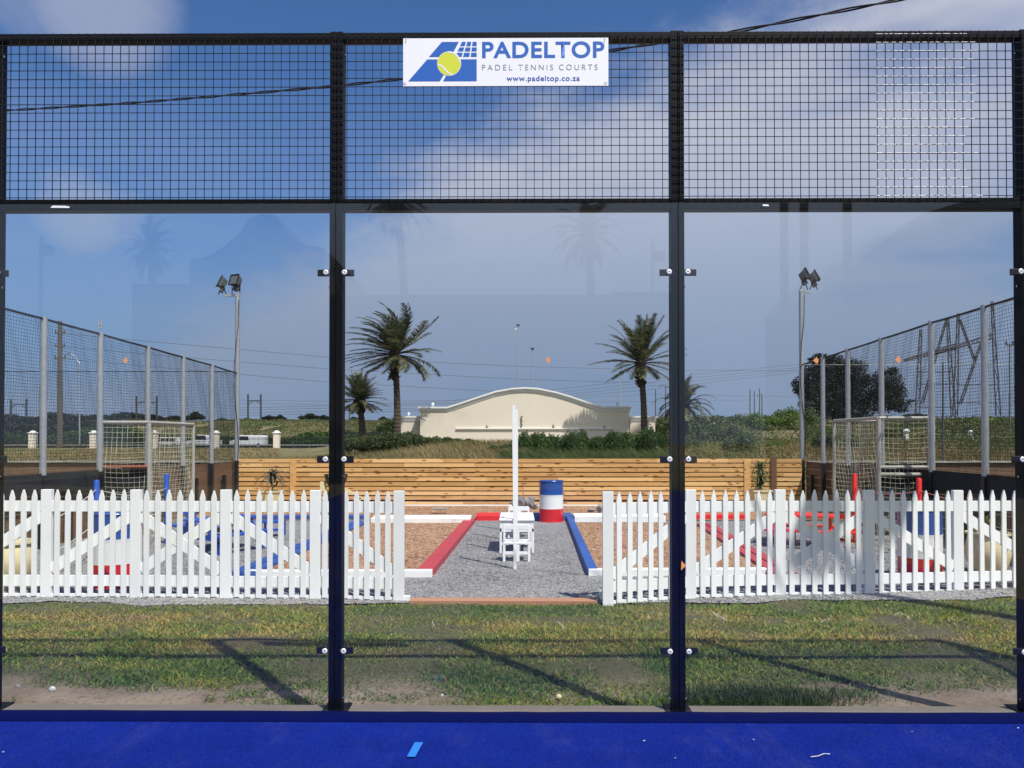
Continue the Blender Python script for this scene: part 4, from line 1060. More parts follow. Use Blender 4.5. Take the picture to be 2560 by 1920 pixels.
# ------------------------------------------------------------------ pine slat fence across the rear
pf = thing('pine_slat_fence', (0, 19.5, -.1), 'new pine fence of wide horizontal slats across the back of the play area', 'slat fence')
xa, xb = at(597, 1200, 19.5).x, at(2003, 1200, 19.5).x
joins = [xa] + [at(u, 1, 19.5).x for u in (735, 925, 1105, 1200, 1395, 1490, 1600, 1730, 1860, 1925)] + [xb]
mb = MB()
for k in range(10):
    z0 = -.055 + k * .1178; x0_ = xa
    nxt = [0.9, 1.8, 1.35, 0.6, 1.6][k % 5]
    while x0_ < xb - .05:
        x1_ = min(xb, x0_ + nxt); nxt = random.choice((1.8, 1.8, 1.2, 2.4)) 
        if xb - x1_ < .35: x1_ = xb
        j_ = random.uniform(-.0025, .0025); hh = (.0925 if k else .07) + random.uniform(-.003, .002)
        mb.box(x0_ + .0015, x1_ - .0015, 19.46 + random.uniform(-.004, .003), 19.485, z0 + j_, z0 + hh + j_); x0_ = x1_
mb.build('slats', 'pine_slat', pf)
for i in range(len(joins) - 1):
    mb = MB()
    for k in range(10): mb.box(joins[i] + .002, joins[i + 1] - .002, 19.565, 19.585, -.115 + k * .1178, -.115 + k * .1178 + .108)
    mb.build('back_slats', 'brown_plank', pf)
for i, x_ in enumerate(joins):
    mb = MB(); mb.box(x_ - .05, x_ + .05, 19.488, 19.56, -.15, 1.10); mb.build('post', 'brown_plank', pf)
for u in (735, 1862):                # overlapped cover board visible on the face
    x_ = at(u, 1, 19.44).x
    mb = MB(); mb.box(x_ - .06, x_ + .10, 19.437, 19.457, -.05, 1.08); mb.build('cover_board', 'pine_slat', pf)
x_ = at(1930, 1, 19.42).x; mb = MB(); mb.box(x_ - .07, x_ + .06, 19.40, 19.435, -.1, 1.14); mb.build('dark_post', 'brown_plank', pf)

# ------------------------------------------------------------------ side ball-stop nets
def net_side(us, tops, a, sgn, lab, lab_pole, lamps):
    """posts at photo columns us on the line x = a + .0235 Y"""
    Ys = [1923 * a / (u - 1338) for u in us]
    def X(Y): return a + .0235 * Y + (-.10 if False else 0)
    Ypre = Ys[0] - 1.55
    P = [(X(Y), Y, at(u, v, Y).z) for u, v, Y in zip(us, tops, Ys)]
    P = [(X(Ypre - 1.6), Ypre - 1.6, P[0][2] + .03), (X(Ypre), Ypre, P[0][2] + .02)] + P
    mid = P[len(P) // 2]
    rt = thing('ball_stop_net', (mid[0], mid[1], -.1), lab, 'net fence')
    for (x, Y, z) in P[:-1]:
        mb = MB(); mb.tube([(x, Y, 1.03), (x, Y, z + .03)], .050, 12); mb.build('post', 'zinc', rt, smooth_=True)
        mb = MB(); mb.box(x - .045, x + .045, Y - .045, Y + .045, -.12, 1.03); mb.build('post_base', 'black_steel', rt)
    mb = MB(); pts = []
    for i in range(len(P) - 1):
        for t_ in np.linspace(0, 1, 6)[:-1]:
            A, B_ = Vector(P[i]), Vector(P[i + 1]); q = A.lerp(B_, t_); q.z -= .006 * math.sin(math.pi * t_); pts.append(q)
    pts.append(Vector(P[-1])); mb.tube(pts, .018, 6); mb.build('top_cable', 'cable', rt)
    # net: strands with slack
    Y0, Y1 = P[0][1], P[-1][1]
    def top(Y): return np.interp(Y, [p[1] for p in P], [p[2] for p in P])
    def pos(Y, f):      # f 0 bottom .. 1 top
        zt = top(Y) - .02; z = 1.02 + (zt - 1.02) * f
        sw = .05 * math.sin(Y * 2.1 + f * 4) * (1 - f) + .02 * math.sin(Y * 7 + f * 9)
        sag = .03 * abs(math.sin((Y - Y0) * math.pi / 1.55)) * f * (1 - f) * 2
        return (X(Y) + sgn * .04 + sw, Y, z - sag)
    mb = MB(); nh = 48; ny = 60
    for h_ in range(nh + 1):
        f = h_ / nh; prev = None
        for k in range(ny + 1):
            Y = Y0 + (Y1 - Y0) * k / ny; p = Vector(pos(Y, f))
            if prev is not None:
                w = .0024; mb.add([prev + Vector((0, 0, -w)), p + Vector((0, 0, -w)), p + Vector((0, 0, w)), prev + Vector((0, 0, w))], [(0, 1, 2, 3)])
            prev = p
    nv = int((Y1 - Y0) / .048)
    for k in range(nv + 1):
        Y = Y0 + (Y1 - Y0) * k / nv; prev = None
        for h_ in range(0, 9):
            p = Vector(pos(Y + .02 * math.sin(h_ * 2.0 + k), h_ / 8))
            if prev is not None:
                w = .0021; mb.add([prev + Vector((-w, 0, 0)), prev + Vector((w, 0, 0)), p + Vector((w, 0, 0)), p + Vector((-w, 0, 0))], [(0, 1, 2, 3)])
                mb.add([prev + Vector((0, -w, 0)), prev + Vector((0, w, 0)), p + Vector((0, w, 0)), p + Vector((0, -w, 0))], [(0, 1, 2, 3)])
            prev = p
    mb.build('net', 'net_black', rt)
    # low board wall below the net
    mb = MB()
    segs = [Y0 + (Y1 - Y0) * i / 4 for i in range(5)]
    for i in range(4):
        for k in range(6):
            z0 = -.1 + k * .19
            mb.beam((X(segs[i]) + sgn * .12, segs[i] + .01, z0 + .09), (X(segs[i + 1]) + sgn * .12, segs[i + 1] - .01, z0 + .09), .025, .178)
    mb.build('board_wall', 'brown_plank', rt)
    for Y in (P[2][1] + .7, P[4][1] + .8, P[5][1] + .7, P[6][1] + .8):
        if Y < Y1: mb = MB(); mb.box(X(Y) - sgn * .02, X(Y) + sgn * .06, Y - .05, Y + .05, -.1, .72); mb.build('wall_stake', 'black_steel', rt)
    # black shade cloth over the near part
    Yc = 14.9; mb = MB(); prev = None
    for k in range(41):
        Y = Y0 + (Yc - Y0) * k / 40; x = X(Y) - sgn * .015 + .012 * math.sin(Y * 5) * 1.0
        zb = .70 + .06 * math.sin(Y * 1.7) - .10 * (k / 40) * 0
        q = [Vector((x, Y, zb)), Vector((x + .01 * math.sin(Y * 9), Y, 1.06))]
        if prev: mb.add([prev[0], q[0], q[1], prev[1]], [(0, 1, 2, 3)])
        prev = q
    mb.build('shade_cloth', 'shade_cloth', rt)
    # floodlight pole in the corner
    cx_, Yk = P[-1][0], P[-1][1]
    ztop = lamps['top']
    pl = thing('floodlight_pole', (cx_, Yk, -.1), lab_pole, 'floodlight')
    mb = MB(); mb.tube([(cx_, Yk, 1.05), (cx_, Yk, ztop)], .058, 14); mb.build('pole', 'zinc', pl, smooth_=True)
    mb = MB(); mb.tube([(cx_, Yk, -.12), (cx_, Yk, 1.05)], .066, 14); mb.build('pole_base', 'black_steel', pl, smooth_=True)
    x0_, x1_ = lamps['bar']
    mb = MB(); mb.beam((x0_, Yk, ztop + .02), (x1_, Yk, ztop + .02 + lamps['tilt']), .05, .06); mb.build('crossbar', 'zinc', pl)
    mb = MB(); mb.tube([(cx_ + .06, Yk - .07, ztop - .1)] + [(cx_ + .065 * math.cos(t_ * .9), Yk - .07 + .0 * t_, ztop - .3 - t_ * .5) for t_ in range(1, 9)], .008, 5); mb.build('wiring', 'cable', pl)
    for (lx, lz, yaw, pitch) in lamps['heads']:
        M = Matrix.Translation((lx, Yk, lz)) @ Matrix.Rotation(yaw, 4, 'Z') @ Matrix.Rotation(pitch, 4, 'X') @ Matrix.Scale(.80, 4)
        hd = MB()
        fr = [(-.17, -.17), (.17, -.17), (.17, .15), (-.17, .15)]; bk = [(-.11, -.13), (.11, -.13), (.11, .09), (-.11, .09)]; mdl = [(-.155, -.165), (.155, -.165), (.155, .13), (-.155, .13)]
        vs = [M @ Vector((x, -.10, z)) for x, z in fr] + [M @ Vector((x, .0, z)) for x, z in mdl] + [M @ Vector((x, .13, z)) for x, z in bk]
        hd.add(vs, [(4, 5, 1, 0), (5, 6, 2, 1), (6, 7, 3, 2), (7, 4, 0, 3), (8, 9, 5, 4), (9, 10, 6, 5), (10, 11, 7, 6), (11, 8, 4, 7), (11, 10, 9, 8)])
        vs2 = [M @ Vector((x * .80, -.02, z * .8)) for x, z in fr]
        h0 = hd.build('lamp_head', 'lamp_grey', pl, bev=.006)
        rm = MB(); 
        for (a0, a1, b0, b1) in ((-.18, .18, .15, .175), (-.18, .18, -.195, -.17), (-.18, -.155, -.17, .15), (.155, .18, -.17, .15)):
            rm.box(a0, a1, -.118, -.09, b0, b1, M)
        rm.build('rim', 'black_steel', h0)
        gl = MB(); gl.add([M @ Vector((x * .93, -.098, z * .93)) for x, z in fr], [(0, 1, 2, 3)]); gl.build('lens', 'lamp_glass', h0)
        bb = MB(); bb.box(-.10, .10, .03, .16, -.30, -.14, M); bb.build('ballast_box', 'lamp_grey', h0, bev=.01)
        br = MB(); br.beam((lx - .10, Yk, ztop + .04), M @ Vector((-.17, .03, -.10)), .02, .012); br.beam((lx + .10, Yk, ztop + .04), M @ Vector((.17, .03, -.10)), .02, .012); br.build('bracket', 'black_steel', h0)
    return P
LP = net_side([103, 246, 366, 455, 527, 591], [797, 835, 868, 893, 913, 933], -7.57, -1,
              'black ball-stop net on galvanised posts along the left side', 'tall galvanised floodlight pole with two lamps at the left rear corner',
              dict(top=at(591, 741, 19.5).z, bar=(at(565, 1, 19.5).x, at(606, 1, 19.5).x), tilt=.02, heads=[(at(560, 1, 19.5).x, at(1, 707, 19.5).z, R(-62), R(-25)), (at(594, 1, 19.5).x, at(1, 703, 19.5).z, R(-25), R(-18))]))
RP = net_side([2458, 2326, 2201.5, 2118, 2055.7, 2003], [768, 807, 848, 875, 895, 912], 6.76, 1,
              'black ball-stop net on galvanised posts along the right side', 'tall galvanised floodlight pole with two lamps at the right rear corner',
              dict(top=at(2003, 727, 19.5).z, bar=(at(1996, 1, 19.5).x, at(2024, 1, 19.5).x), tilt=-.05, heads=[(at(2008, 1, 19.5).x, at(1, 689, 19.5).z, R(80), R(-28)), (at(2032, 1, 19.5).x, at(1, 694, 19.5).z, R(75), R(-28))]))
# straight tension cable and rear net line seen behind each side net
for sgn, ua, ub, v, lb in ((-1, -40, 592, 929, 'straight dark tension cable behind the left net'), (1, 2003, 2600, 912, 'straight pale tension cable behind the right net')):
    pts = [at(ua + (ub - ua) * k / 8, v, 19.6) for k in range(9)]
    mb = MB(); mb.tube(pts, .011 if sgn < 0 else .006, 6); mb.build('tension_cable', 'cable' if sgn < 0 else 'goal_tube', label=lb, cat='cable')
    mb = MB()
    for k in range(0, 30):
        z0 = 1.02 + (pts[0].z - 1.02) * k / 30; prev = None
        for q_ in range(0, 25):
            t_ = q_ / 24; x = pts[0].x + (pts[-1].x - pts[0].x) * t_; p = Vector((x, 19.6 + .03 * math.sin(x * 3 + k), z0 - .03 * abs(math.sin(x * 2)) ))
            if prev is not None: mb.add([prev + Vector((0, 0, -.0016)), p + Vector((0, 0, -.0016)), p + Vector((0, 0, .0016)), prev + Vector((0, 0, .0016))], [(0, 1, 2, 3)])
            prev = p
    xx = pts[0].x
    while xx < pts[-1].x:
        mb.add([(xx - .0014, 19.61, 1.0), (xx + .0014, 19.61, 1.0), (xx + .0014, 19.61, pts[0].z), (xx - .0014, 19.61, pts[0].z)], [(0, 1, 2, 3)]); xx += .075
    mb.build('rear_net', 'net_black', label=('black net hanging behind the left side, beyond the goal' if sgn < 0 else 'black net hanging behind the right side, beyond the goal'), cat='net')
    # dark low wall under that net
    mb = MB()
    x0_, x1_ = (at(-40, 1, 19.7).x, at(590, 1, 19.7).x) if sgn < 0 else (at(2010, 1, 19.7).x, at(2600, 1, 19.7).x)
    for k in range(5): mb.box(x0_, x1_, 19.66, 19.70, -.1 + k * .22, -.1 + k * .22 + .212)
    mb.build('low_board_wall', 'brown_plank', label=('dark brown low board wall behind the left net' if sgn < 0 else 'dark brown low board wall behind the right net'), cat='wall')
    mb = MB(); mb.box(x0_, x1_, 19.60, 19.655, 1.0, 1.045); mb.build('wall_capping', 'goal_tube', label=('pale rail capping the left rear board wall' if sgn < 0 else 'pale rail capping the right rear board wall'), cat='rail')

# goals
def goal(u_corner, u_out, u_far, vtop, sgn, label):
    Y = 13.5; c = at(u_corner, vtop, Y); o_ = at(u_out, vtop, Y); Yf = Y * (u_corner - 1338) / (u_far - 1338)
    f = Vector((c.x + .0235 * (Yf - Y), Yf, c.z)); H = c.z
    f2 = Vector((o_.x + .0235 * (Yf - Y), Yf, H))
    rt = thing('goal', ((c.x + f2.x) / 2, (Y + Yf) / 2, -.1), label, 'goal')
    for a, b in ((c, o_), (c, f), (o_, f2), (f, f2)):
        mb = MB(); mb.tube([Vector((a.x, a.y, H)), Vector((b.x, b.y, H))], .03, 8); mb.build('crossbar', 'goal_tube', rt, smooth_=True)
    for a in (c, o_, f, f2):
        mb = MB(); mb.tube([(a.x, a.y, -.1), (a.x, a.y, H - .02)], .032, 8); mb.build('upright', 'goal_tube', rt, smooth_=True)
    mb = MB(); mb.tube([(c.x, c.y, 1.10), (o_.x, o_.y, 1.10)], .03, 8); mb.build('mid_bar', 'goal_tube' if sgn > 0 else 'roof_red', rt)
    if sgn > 0:
        mb = MB(); mb.tube([(c.x, c.y, .97), (o_.x, o_.y, .97)], .035, 8); mb.build('mid_bar', 'goal_tube', rt)
    mb = MB()
    def panel(a, b, z0, z1, pit=.085, w=.0028):
        n_ = max(2, int((b - a).length / pit)); m_ = int((z1 - z0) / pit); d = (b - a).normalized()
        pn = Vector((-d.y, d.x, 0))
        def Q(i, j): return a + (b - a) * (i / n_) + Vector((0, 0, z0 + (z1 - z0) * j / m_)) + pn * (.05 * math.sin(i * .5 + j * .3) * math.sin(math.pi * j / m_)) + Vector((0, 0, -.03 * math.sin(math.pi * i / n_) * math.sin(math.pi * j / m_)))
        for i in range(n_ + 1):
            mb.tube([Q(i, j) for j in range(m_ + 1)], w, 3, False)
        for j in range(m_ + 1):
            mb.tube([Q(i, j) for i in range(n_ + 1)], w, 3, False)
    z_ = lambda p: Vector((p.x, p.y, 0))
    panel(z_(c), z_(o_), -.1, H); panel(z_(c), z_(f), -.1, H); panel(z_(f), z_(f2), -.1, H)
    mb.build('goal_net', 'net_white', rt)
    mb = MB(); mb.box(min(c.x, o_.x) + .04, max(c.x, o_.x) - .04, Y + .06, Y + .075, -.1, 1.06); mb.build('back_cloth', 'shade_cloth', rt)
    return rt
goal(373, 254, 484, 1056, -1, 'white tubular goal box with pale net and red bar in the left side wall')
goal(2197, 2321, 2085, 1045, 1, 'white tubular goal box with pale net and double bar in the right side wall')

# twisted overhead cable
cabp = [(0, 276.6, 11.0), (82, 272.5, 10.8), (348, 256, 10.3), (574, 237.7, 9.8), (820, 217, 9.3), (1004, 197.6, 8.9), (1270, 163, 8.4), (1522.5, 127.5, 7.9), (1675, 102, 7.6), (1848, 77, 7.3), (2039, 39.5, 7.0), (2243, 0, 6.7), (2560, -75, 6.2), (3400, -320, 5.2)]
cabp = [(-900, 300, 13.0), (-400, 292, 12.0)] + cabp
base_pts = [at(*p) for p in cabp]
fine = []
for i in range(len(base_pts) - 1):
    for t_ in np.linspace(0, 1, 26)[:-1]: fine.append(base_pts[i].lerp(base_pts[i + 1], t_))
cable = thing('overhead_cable', tuple(base_pts[7]), 'black twisted overhead cable sloping up to the right behind the mesh', 'cable')
for ph in (0, math.pi):
    mb = MB(); P = []; s_ = 0
    for i, p in enumerate(fine):
        if i: s_ += (p - fine[i - 1]).length
        a_ = s_ * 7 + ph; P.append(p + Vector((.15 * math.cos(a_), .9 * math.cos(a_), math.sin(a_))) * .010)
    mb.tube(P, .0080, 6); mb.build('strand', 'cable', cable)

# ------------------------------------------------------------------ far field: dry grass, hedge, scrub
def scatter(n, ulo, uhi, Ylo, Yhi, pw=1.0):
    Y = Ylo + (Yhi - Ylo) * rng.random(n) ** pw; u = rng.uniform(ulo, uhi, n)
    x = (u - 1293) / 1923 * Y; return x, Y, terr(x, Y)
x, Y, z = scatter(60000, 560, 1330, 20.6, 50, 1.3)
blades('dry_meadow', x, Y, z, 0.22 + .35 * rng.random(len(x)), 0.012 + .012 * rng.random(len(x)), 'dry_grass', .35, lean=(-.25, 0),
       kind='stuff', label='tall dry brown grass growing beyond the pine slat fence', cat='grass')
x, Y, z = scatter(26000, 1650, 2560, 20.6, 60, 1.2)
blades('dry_meadow', x, Y, z, 0.22 + .32 * rng.random(len(x)), 0.014 + .012 * rng.random(len(x)), 'dry_grass', .4, lean=(-.25, 0),
       kind='stuff', label='dry orange brown grass beyond the slat fence on the right', cat='grass')
x, Y, z = scatter(20000, -60, 700, 21, 95, 1.2)
blades('dry_meadow', x, Y, z, 0.2 + .25 * rng.random(len(x)), 0.03 + .02 * rng.random(len(x)), 'dry_grass', .4, lean=(-.25, 0),
       kind='stuff', label='dry grass field in front of the far palisade fence', cat='grass')
x, Y, z = scatter(30000, 1265, 1700, 20.8, 30, 1.0)
blades('reed_bed', x, Y, z - .05, 0.45 + .35 * rng.random(len(x)), 0.014 + .010 * rng.random(len(x)), 'reed', .3, lean=(-.42, 0),
       kind='stuff', label='green wind-bent reeds in front of the long dark hedge', cat='reeds')
# scrub over the hillside
def scrub(n, ulo, uhi, Ylo, Yhi, size, m, name, label, hh=.6, pw=1, seed=3, thr=.5):
    x, Y, z = scatter(n, ulo, uhi, Ylo, Yhi, pw)
    keep = vnoise(x, Y * .7, .22, seed) > thr
    x, Y, z = x[keep], Y[keep], z[keep]; n = len(x)
    top = (vnoise(x, Y * .7, .22, seed) - thr) / (1 - thr)
    c = np.stack([x, Y, z + rng.random(n) * (hh * (.25 + top * 1.6))], 1)
    a = rng.normal(size=(n, 3)); a /= np.linalg.norm(a, axis=1)[:, None]; b = np.cross(a, rng.normal(size=(n, 3))); b /= np.linalg.norm(b, axis=1)[:, None]
    s = (size * (.5 + rng.random(n)) * (Y / 60))[:, None]
    V = np.stack([c - a * s * .5, c + b * s * .25, c + a * s * .5, c - b * s * .25], 1).reshape(-1, 3)
    return np_mesh(name, V, np.arange(n * 4).reshape(-1, 4), m, kind='stuff', label=label, cat='scrub')
scrub(120000, 1640, 2620, 28, 150, .15, 'scrub', 'hillside_scrub', 'low mixed green and russet scrub covering the hillside on the right', .85, 1.2, 3, .5)
scrub(70000, -60, 1060, 116, 158, .10, 'scrub', 'embankment_scrub', 'olive scrub covering the far embankment on the left', .30, 1, 4, .18)
scrub(40000, -80, 300, 118, 150, .2, 'leaf_far', 'far_thicket', 'dark green thicket on the embankment behind the left net', 1.3, 1, 8, .1)
scrub(80000, -60, 1000, 112, 118, .15, 'leaf_hedge', 'roadside_hedge', 'dark green roadside hedge behind the palisade fence', 1.7, 1, 5, .02)

def bush(u, vbot, Y, w, h, m, label, n, size, name='bush', cat='bush', depth=None, lumps=5, group=None):
    c = at(u, vbot, Y); rt = thing(name, (c.x, Y, c.z), label, cat, group); bl = []
    rr = random.Random(int(u * 7 + Y)); d = depth or w * .6
    for i in range(lumps):
        fx = (i + .5) / lumps - .5 + rr.uniform(-.08, .08); hz_ = h * rr.uniform(.72, 1.0)
        bl.append((c.x + fx * w * .85, Y + rr.uniform(-.3, .3) * d, c.z + hz_ * .48, w / lumps * .9, d * .5, hz_ * .55))
    leaf_cloud('foliage', bl, n, size, m, rt, shell=.5)
    core = MB()  # dark lumpy core added inside the leaves to stop see-through
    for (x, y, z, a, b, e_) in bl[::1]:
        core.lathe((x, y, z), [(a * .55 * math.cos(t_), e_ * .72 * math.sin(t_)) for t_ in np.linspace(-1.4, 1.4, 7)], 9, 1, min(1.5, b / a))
    core.build('dark_core', 'leaf_dark', rt)
    return rt
# long dark hedge in front of the cream wall
hs = [(1330, 36, 3.0), (1410, 37, 3.1), (1490, 38, 3.2), (1570, 38, 3.0), (1650, 37, 2.9)]
nm_ = ['at its left end beside the white poles', 'second from the left', 'in its middle', 'under the palm shadow', 'at its right end behind the court post']
for (u, Y, w), t_ in zip(hs, nm_):
    bush(u, 1152, Y, w * .72, 1.62 if u > 1350 else 1.35, 'leaf_hedge', 'dense dark green bush of the long hedge, ' + t_, 17000, .085, lumps=5, depth=2.6, group='bushes of the long hedge')
bush(1252, 1152, 35, 1.2, .80, 'leaf_hedge', 'low green bush tapering into the grass left of the long hedge', 3500, .09, lumps=3)
# looser bushes left of the wall
for u, vb, Y, w, h, n_, lb in ((880, 1128, 44, 1.7, .85, 3500, 'olive bush at the foot of the small palm'), (930, 1128, 43, 1.9, .95, 4500, 'olive bush between the small palm and the big left palm'), (985, 1128, 43, 1.9, 1.1, 5000, 'round olive bush at the foot of the big left palm'), (1022, 1122, 44, 1.4, 1.15, 4500, 'olive bush in front of the short left wing of the cream wall'),
                             (1066, 1119, 46, 1.3, .80, 3800, 'dull green bush at the left corner of the cream wall'), (1110, 1118, 47, 1.4, .75, 3800, 'round green bush in front of the cream wall, left'), (1145, 1116, 48, 1.0, .50, 2500, 'small green bush in front of the cream wall, left of centre'), (1178, 1115, 49, .95, .48, 2500, 'small rounded bush alone in front of the cream wall')):
    bush(u, vb, Y, w, h, 'leaf_bush', lb, n_, .10, lumps=3, depth=1.2)
for u, vb, Y, w, h, m_, n_, lb in ((1930, 1085, 90, 5.5, 2.6, 'leaf_bright', 6500, 'bright green shrub on the hill left of the right floodlight pole'), (1985, 1080, 92, 5.0, 3.0, 'leaf_bright', 6500, 'bright green shrub behind the right floodlight pole'), (1880, 1098, 85, 4.5, 1.6, 'leaf_bush', 4000, 'mid green shrub lower on the hill, left of the bright green shrubs'),
                                  (2460, 1085, 85, 6.0, 2.2, 'leaf_bright', 5000, 'bright green shrub on the hill below the right pylon'), (2370, 1085, 85, 5, 1.6, 'leaf_bush', 4000, 'dull green shrub on the hill below the left pylon'), (1745, 1105, 60, 4, 1.7, 'leaf_bush', 4500, 'grey green shrub on the hill just right of the court post'), (1665, 1090, 62, 2.2, 1.6, 'leaf_bush', 3000, 'shrub at the right end of the cream wall')):
    bush(u, vb, Y, w, h, m_, lb, n_, .22, lumps=4, depth=3)
rr_ = random.Random(5)
spots = [(1700, 1128, 40), (1790, 1118, 48), (1850, 1135, 34), (1935, 1125, 42), (1760, 1085, 95), (1835, 1078, 110), (1905, 1068, 125), (2060, 1100, 70), (2150, 1095, 80), (2225, 1105, 66), (2300, 1085, 95), (2350, 1115, 55), (2430, 1100, 70), (2510, 1085, 95), (2520, 1120, 50), (2080, 1130, 40)]
words = ['rust tinged', 'olive', 'grey green', 'deep green']
for k_, (u, vb, Y) in enumerate(spots):
    w = rr_.uniform(60, 120) / F * Y; m_ = ['scrub', 'leaf_bush', 'leaf_hedge', 'leaf_bright'][k_ % 4]
    where = ('left of the right floodlight pole' if u < 1990 else 'behind the right side net')
    side = ('near the slope foot' if Y < 60 else 'half way up' if Y < 90 else 'near the crest')
    bush(u, vb, Y, w, w * rr_.uniform(.35, .55), m_, '%s bush %s, %s' % (words[k_ % 4], side, where) + [', leftmost', ', left of centre', ', right of centre', ', rightmost'][min(3, int(((u - 1690) / 300 if u < 1990 else (u - 1990) / 560) * 4))], 3000, .0022 * Y, lumps=4, depth=w * .6, group='bushes dotted over the right hillside')
# skyline trees
def skytree(u, vb, vt, w_px, Y, label, m='leaf_far', n=2600, group='skyline trees'):
    c = at(u, vb, Y); t = at(u, vt - 4, Y); W = w_px * 1.12 / F * Y; H = t.z - c.z
    rt = thing('tree', (c.x, Y, c.z), label, 'tree', group); rr = random.Random(int(u)); bl = []
    k = max(3, int(W / H * 2))
    for i in range(k):
        fx = (i + .5) / k - .5; e_ = (1 - (abs(fx) * 1.6) ** 2) * rr.uniform(.75, 1.05)
        bl.append((c.x + fx * W * .9, Y + rr.uniform(-.2, .2) * W, c.z + H * .28 + H * .36 * e_, W / k * .8, W * .2 + .5, H * .36 * max(.5, e_)))
    leaf_cloud('crown', bl, n, max(.3, W * .04), m, rt, shell=.3, asp=.6)
    mb = MB()
    for i in range(2): mb.tube([(c.x + (i - .5) * W * .2, Y, c.z - 1.5), (c.x + (i - .5) * W * .4, Y, c.z + H * .5)], [.03 * W, .012 * W], 6)
    mb.build('trunk', 'trunk', rt)
for u, vb, vt, w, lb in ((22, 1056, 1036, 60, 'dark skyline tree at the left edge'), (62, 1056, 1043, 40, 'low dark skyline tree beside the pale low building'), (142, 1058, 1030, 78, 'round dark skyline tree behind the red roof'), (228, 1058, 1038, 60, 'dark skyline tree left of the left goal'), (318, 1058, 1031, 96, 'broad dark skyline tree above the left goal'), (385, 1058, 1040, 50, 'smaller dark skyline tree right of the broad one above the goal'),
                         (440, 1058, 1040, 48, 'low dark skyline tree behind the left net'), (488, 1058, 1033, 42, 'wind-swept dark skyline tree beside the left floodlight pole'), (556, 1056, 1049, 22, 'tiny skyline bush in front of the pale roof'), (618, 1056, 1048, 22, 'tiny skyline bush under the rail mast'), (672, 1055, 1040, 30, 'small dark skyline tree right of the rail mast'), (698, 1055, 1042, 28, 'small grey skyline tree, second right of the rail mast'),
                         (774, 1055, 1036, 44, 'round green skyline tree left of the left court post'), (808, 1055, 1041, 28, 'small green skyline tree touching the left court post'), (885, 1054, 1046, 24, 'tiny dark skyline bush behind the small palm'), (958, 1054, 1046, 18, 'tiny dark skyline bush left of the big palm trunk'), (1716, 1056, 1041, 26, 'small skyline bush right of the drooping palm'), (1782, 1056, 1043, 18, 'tiny skyline bush on the crest above the white dome'), (1806, 1056, 1043, 14, 'tiny skyline bush on the crest, right of another'), (1866, 1058, 1042, 26, 'skyline bush under the wooden pole pair'), (2290, 1050, 1036, 60, 'low dark skyline tree between the big tree and the pylons')):
    skytree(u, vb, vt, w, 168, lb)
# the big dark tree
bt = thing('broad_tree', tuple(at(2110, 1060, 100)), 'big dark evergreen tree with a broad lumpy crown behind the right net', 'tree')
bl = []
for u, v, ru, rv in ((2035, 945, 34, 42), (2075, 920, 48, 34), (2120, 935, 44, 40), (2095, 975, 60, 45), (2045, 1000, 40, 36), (2150, 985, 34, 38), (2205, 960, 48, 34), (2232, 985, 36, 34), (2190, 1010, 40, 24), (2085, 1025, 50, 24), (2140, 1030, 40, 20), (2015, 975, 22, 26), (2000, 1010, 12, 10), (2235, 1015, 26, 14), (2060, 900, 26, 16)):
    c = at(u, v, 100); bl.append((c.x, 100 + random.uniform(-1.5, 1.5), c.z, ru / F * 100, 1.8, rv / F * 100))
for k in range(46):
    b_ = random.choice(bl[:15]); a_ = random.uniform(0, 6.28); sr = random.uniform(.25, .5)
    bl.append((b_[0] + b_[3] * .95 * math.cos(a_), b_[1] + random.uniform(-1.5, 1), b_[2] + b_[5] * .95 * math.sin(a_), b_[3] * sr, 1.0, b_[5] * sr))
leaf_cloud('crown', bl, 46000, .24, 'leaf_dark', bt, shell=.25, asp=.55)
mb = MB(); c = at(2100, 1075, 100)
for u, v in ((2060, 960), (2100, 940), (2150, 970), (2200, 975)): mb.tube([(c.x + (u - 2100) * .006, 100, c.z - 1.5), (c.x + (u - 2100) * .02, 100, c.z + 1.4), tuple(at(u, v, 100))], [.28, .2, .05], 7)
mb.build('trunk', 'trunk', bt)

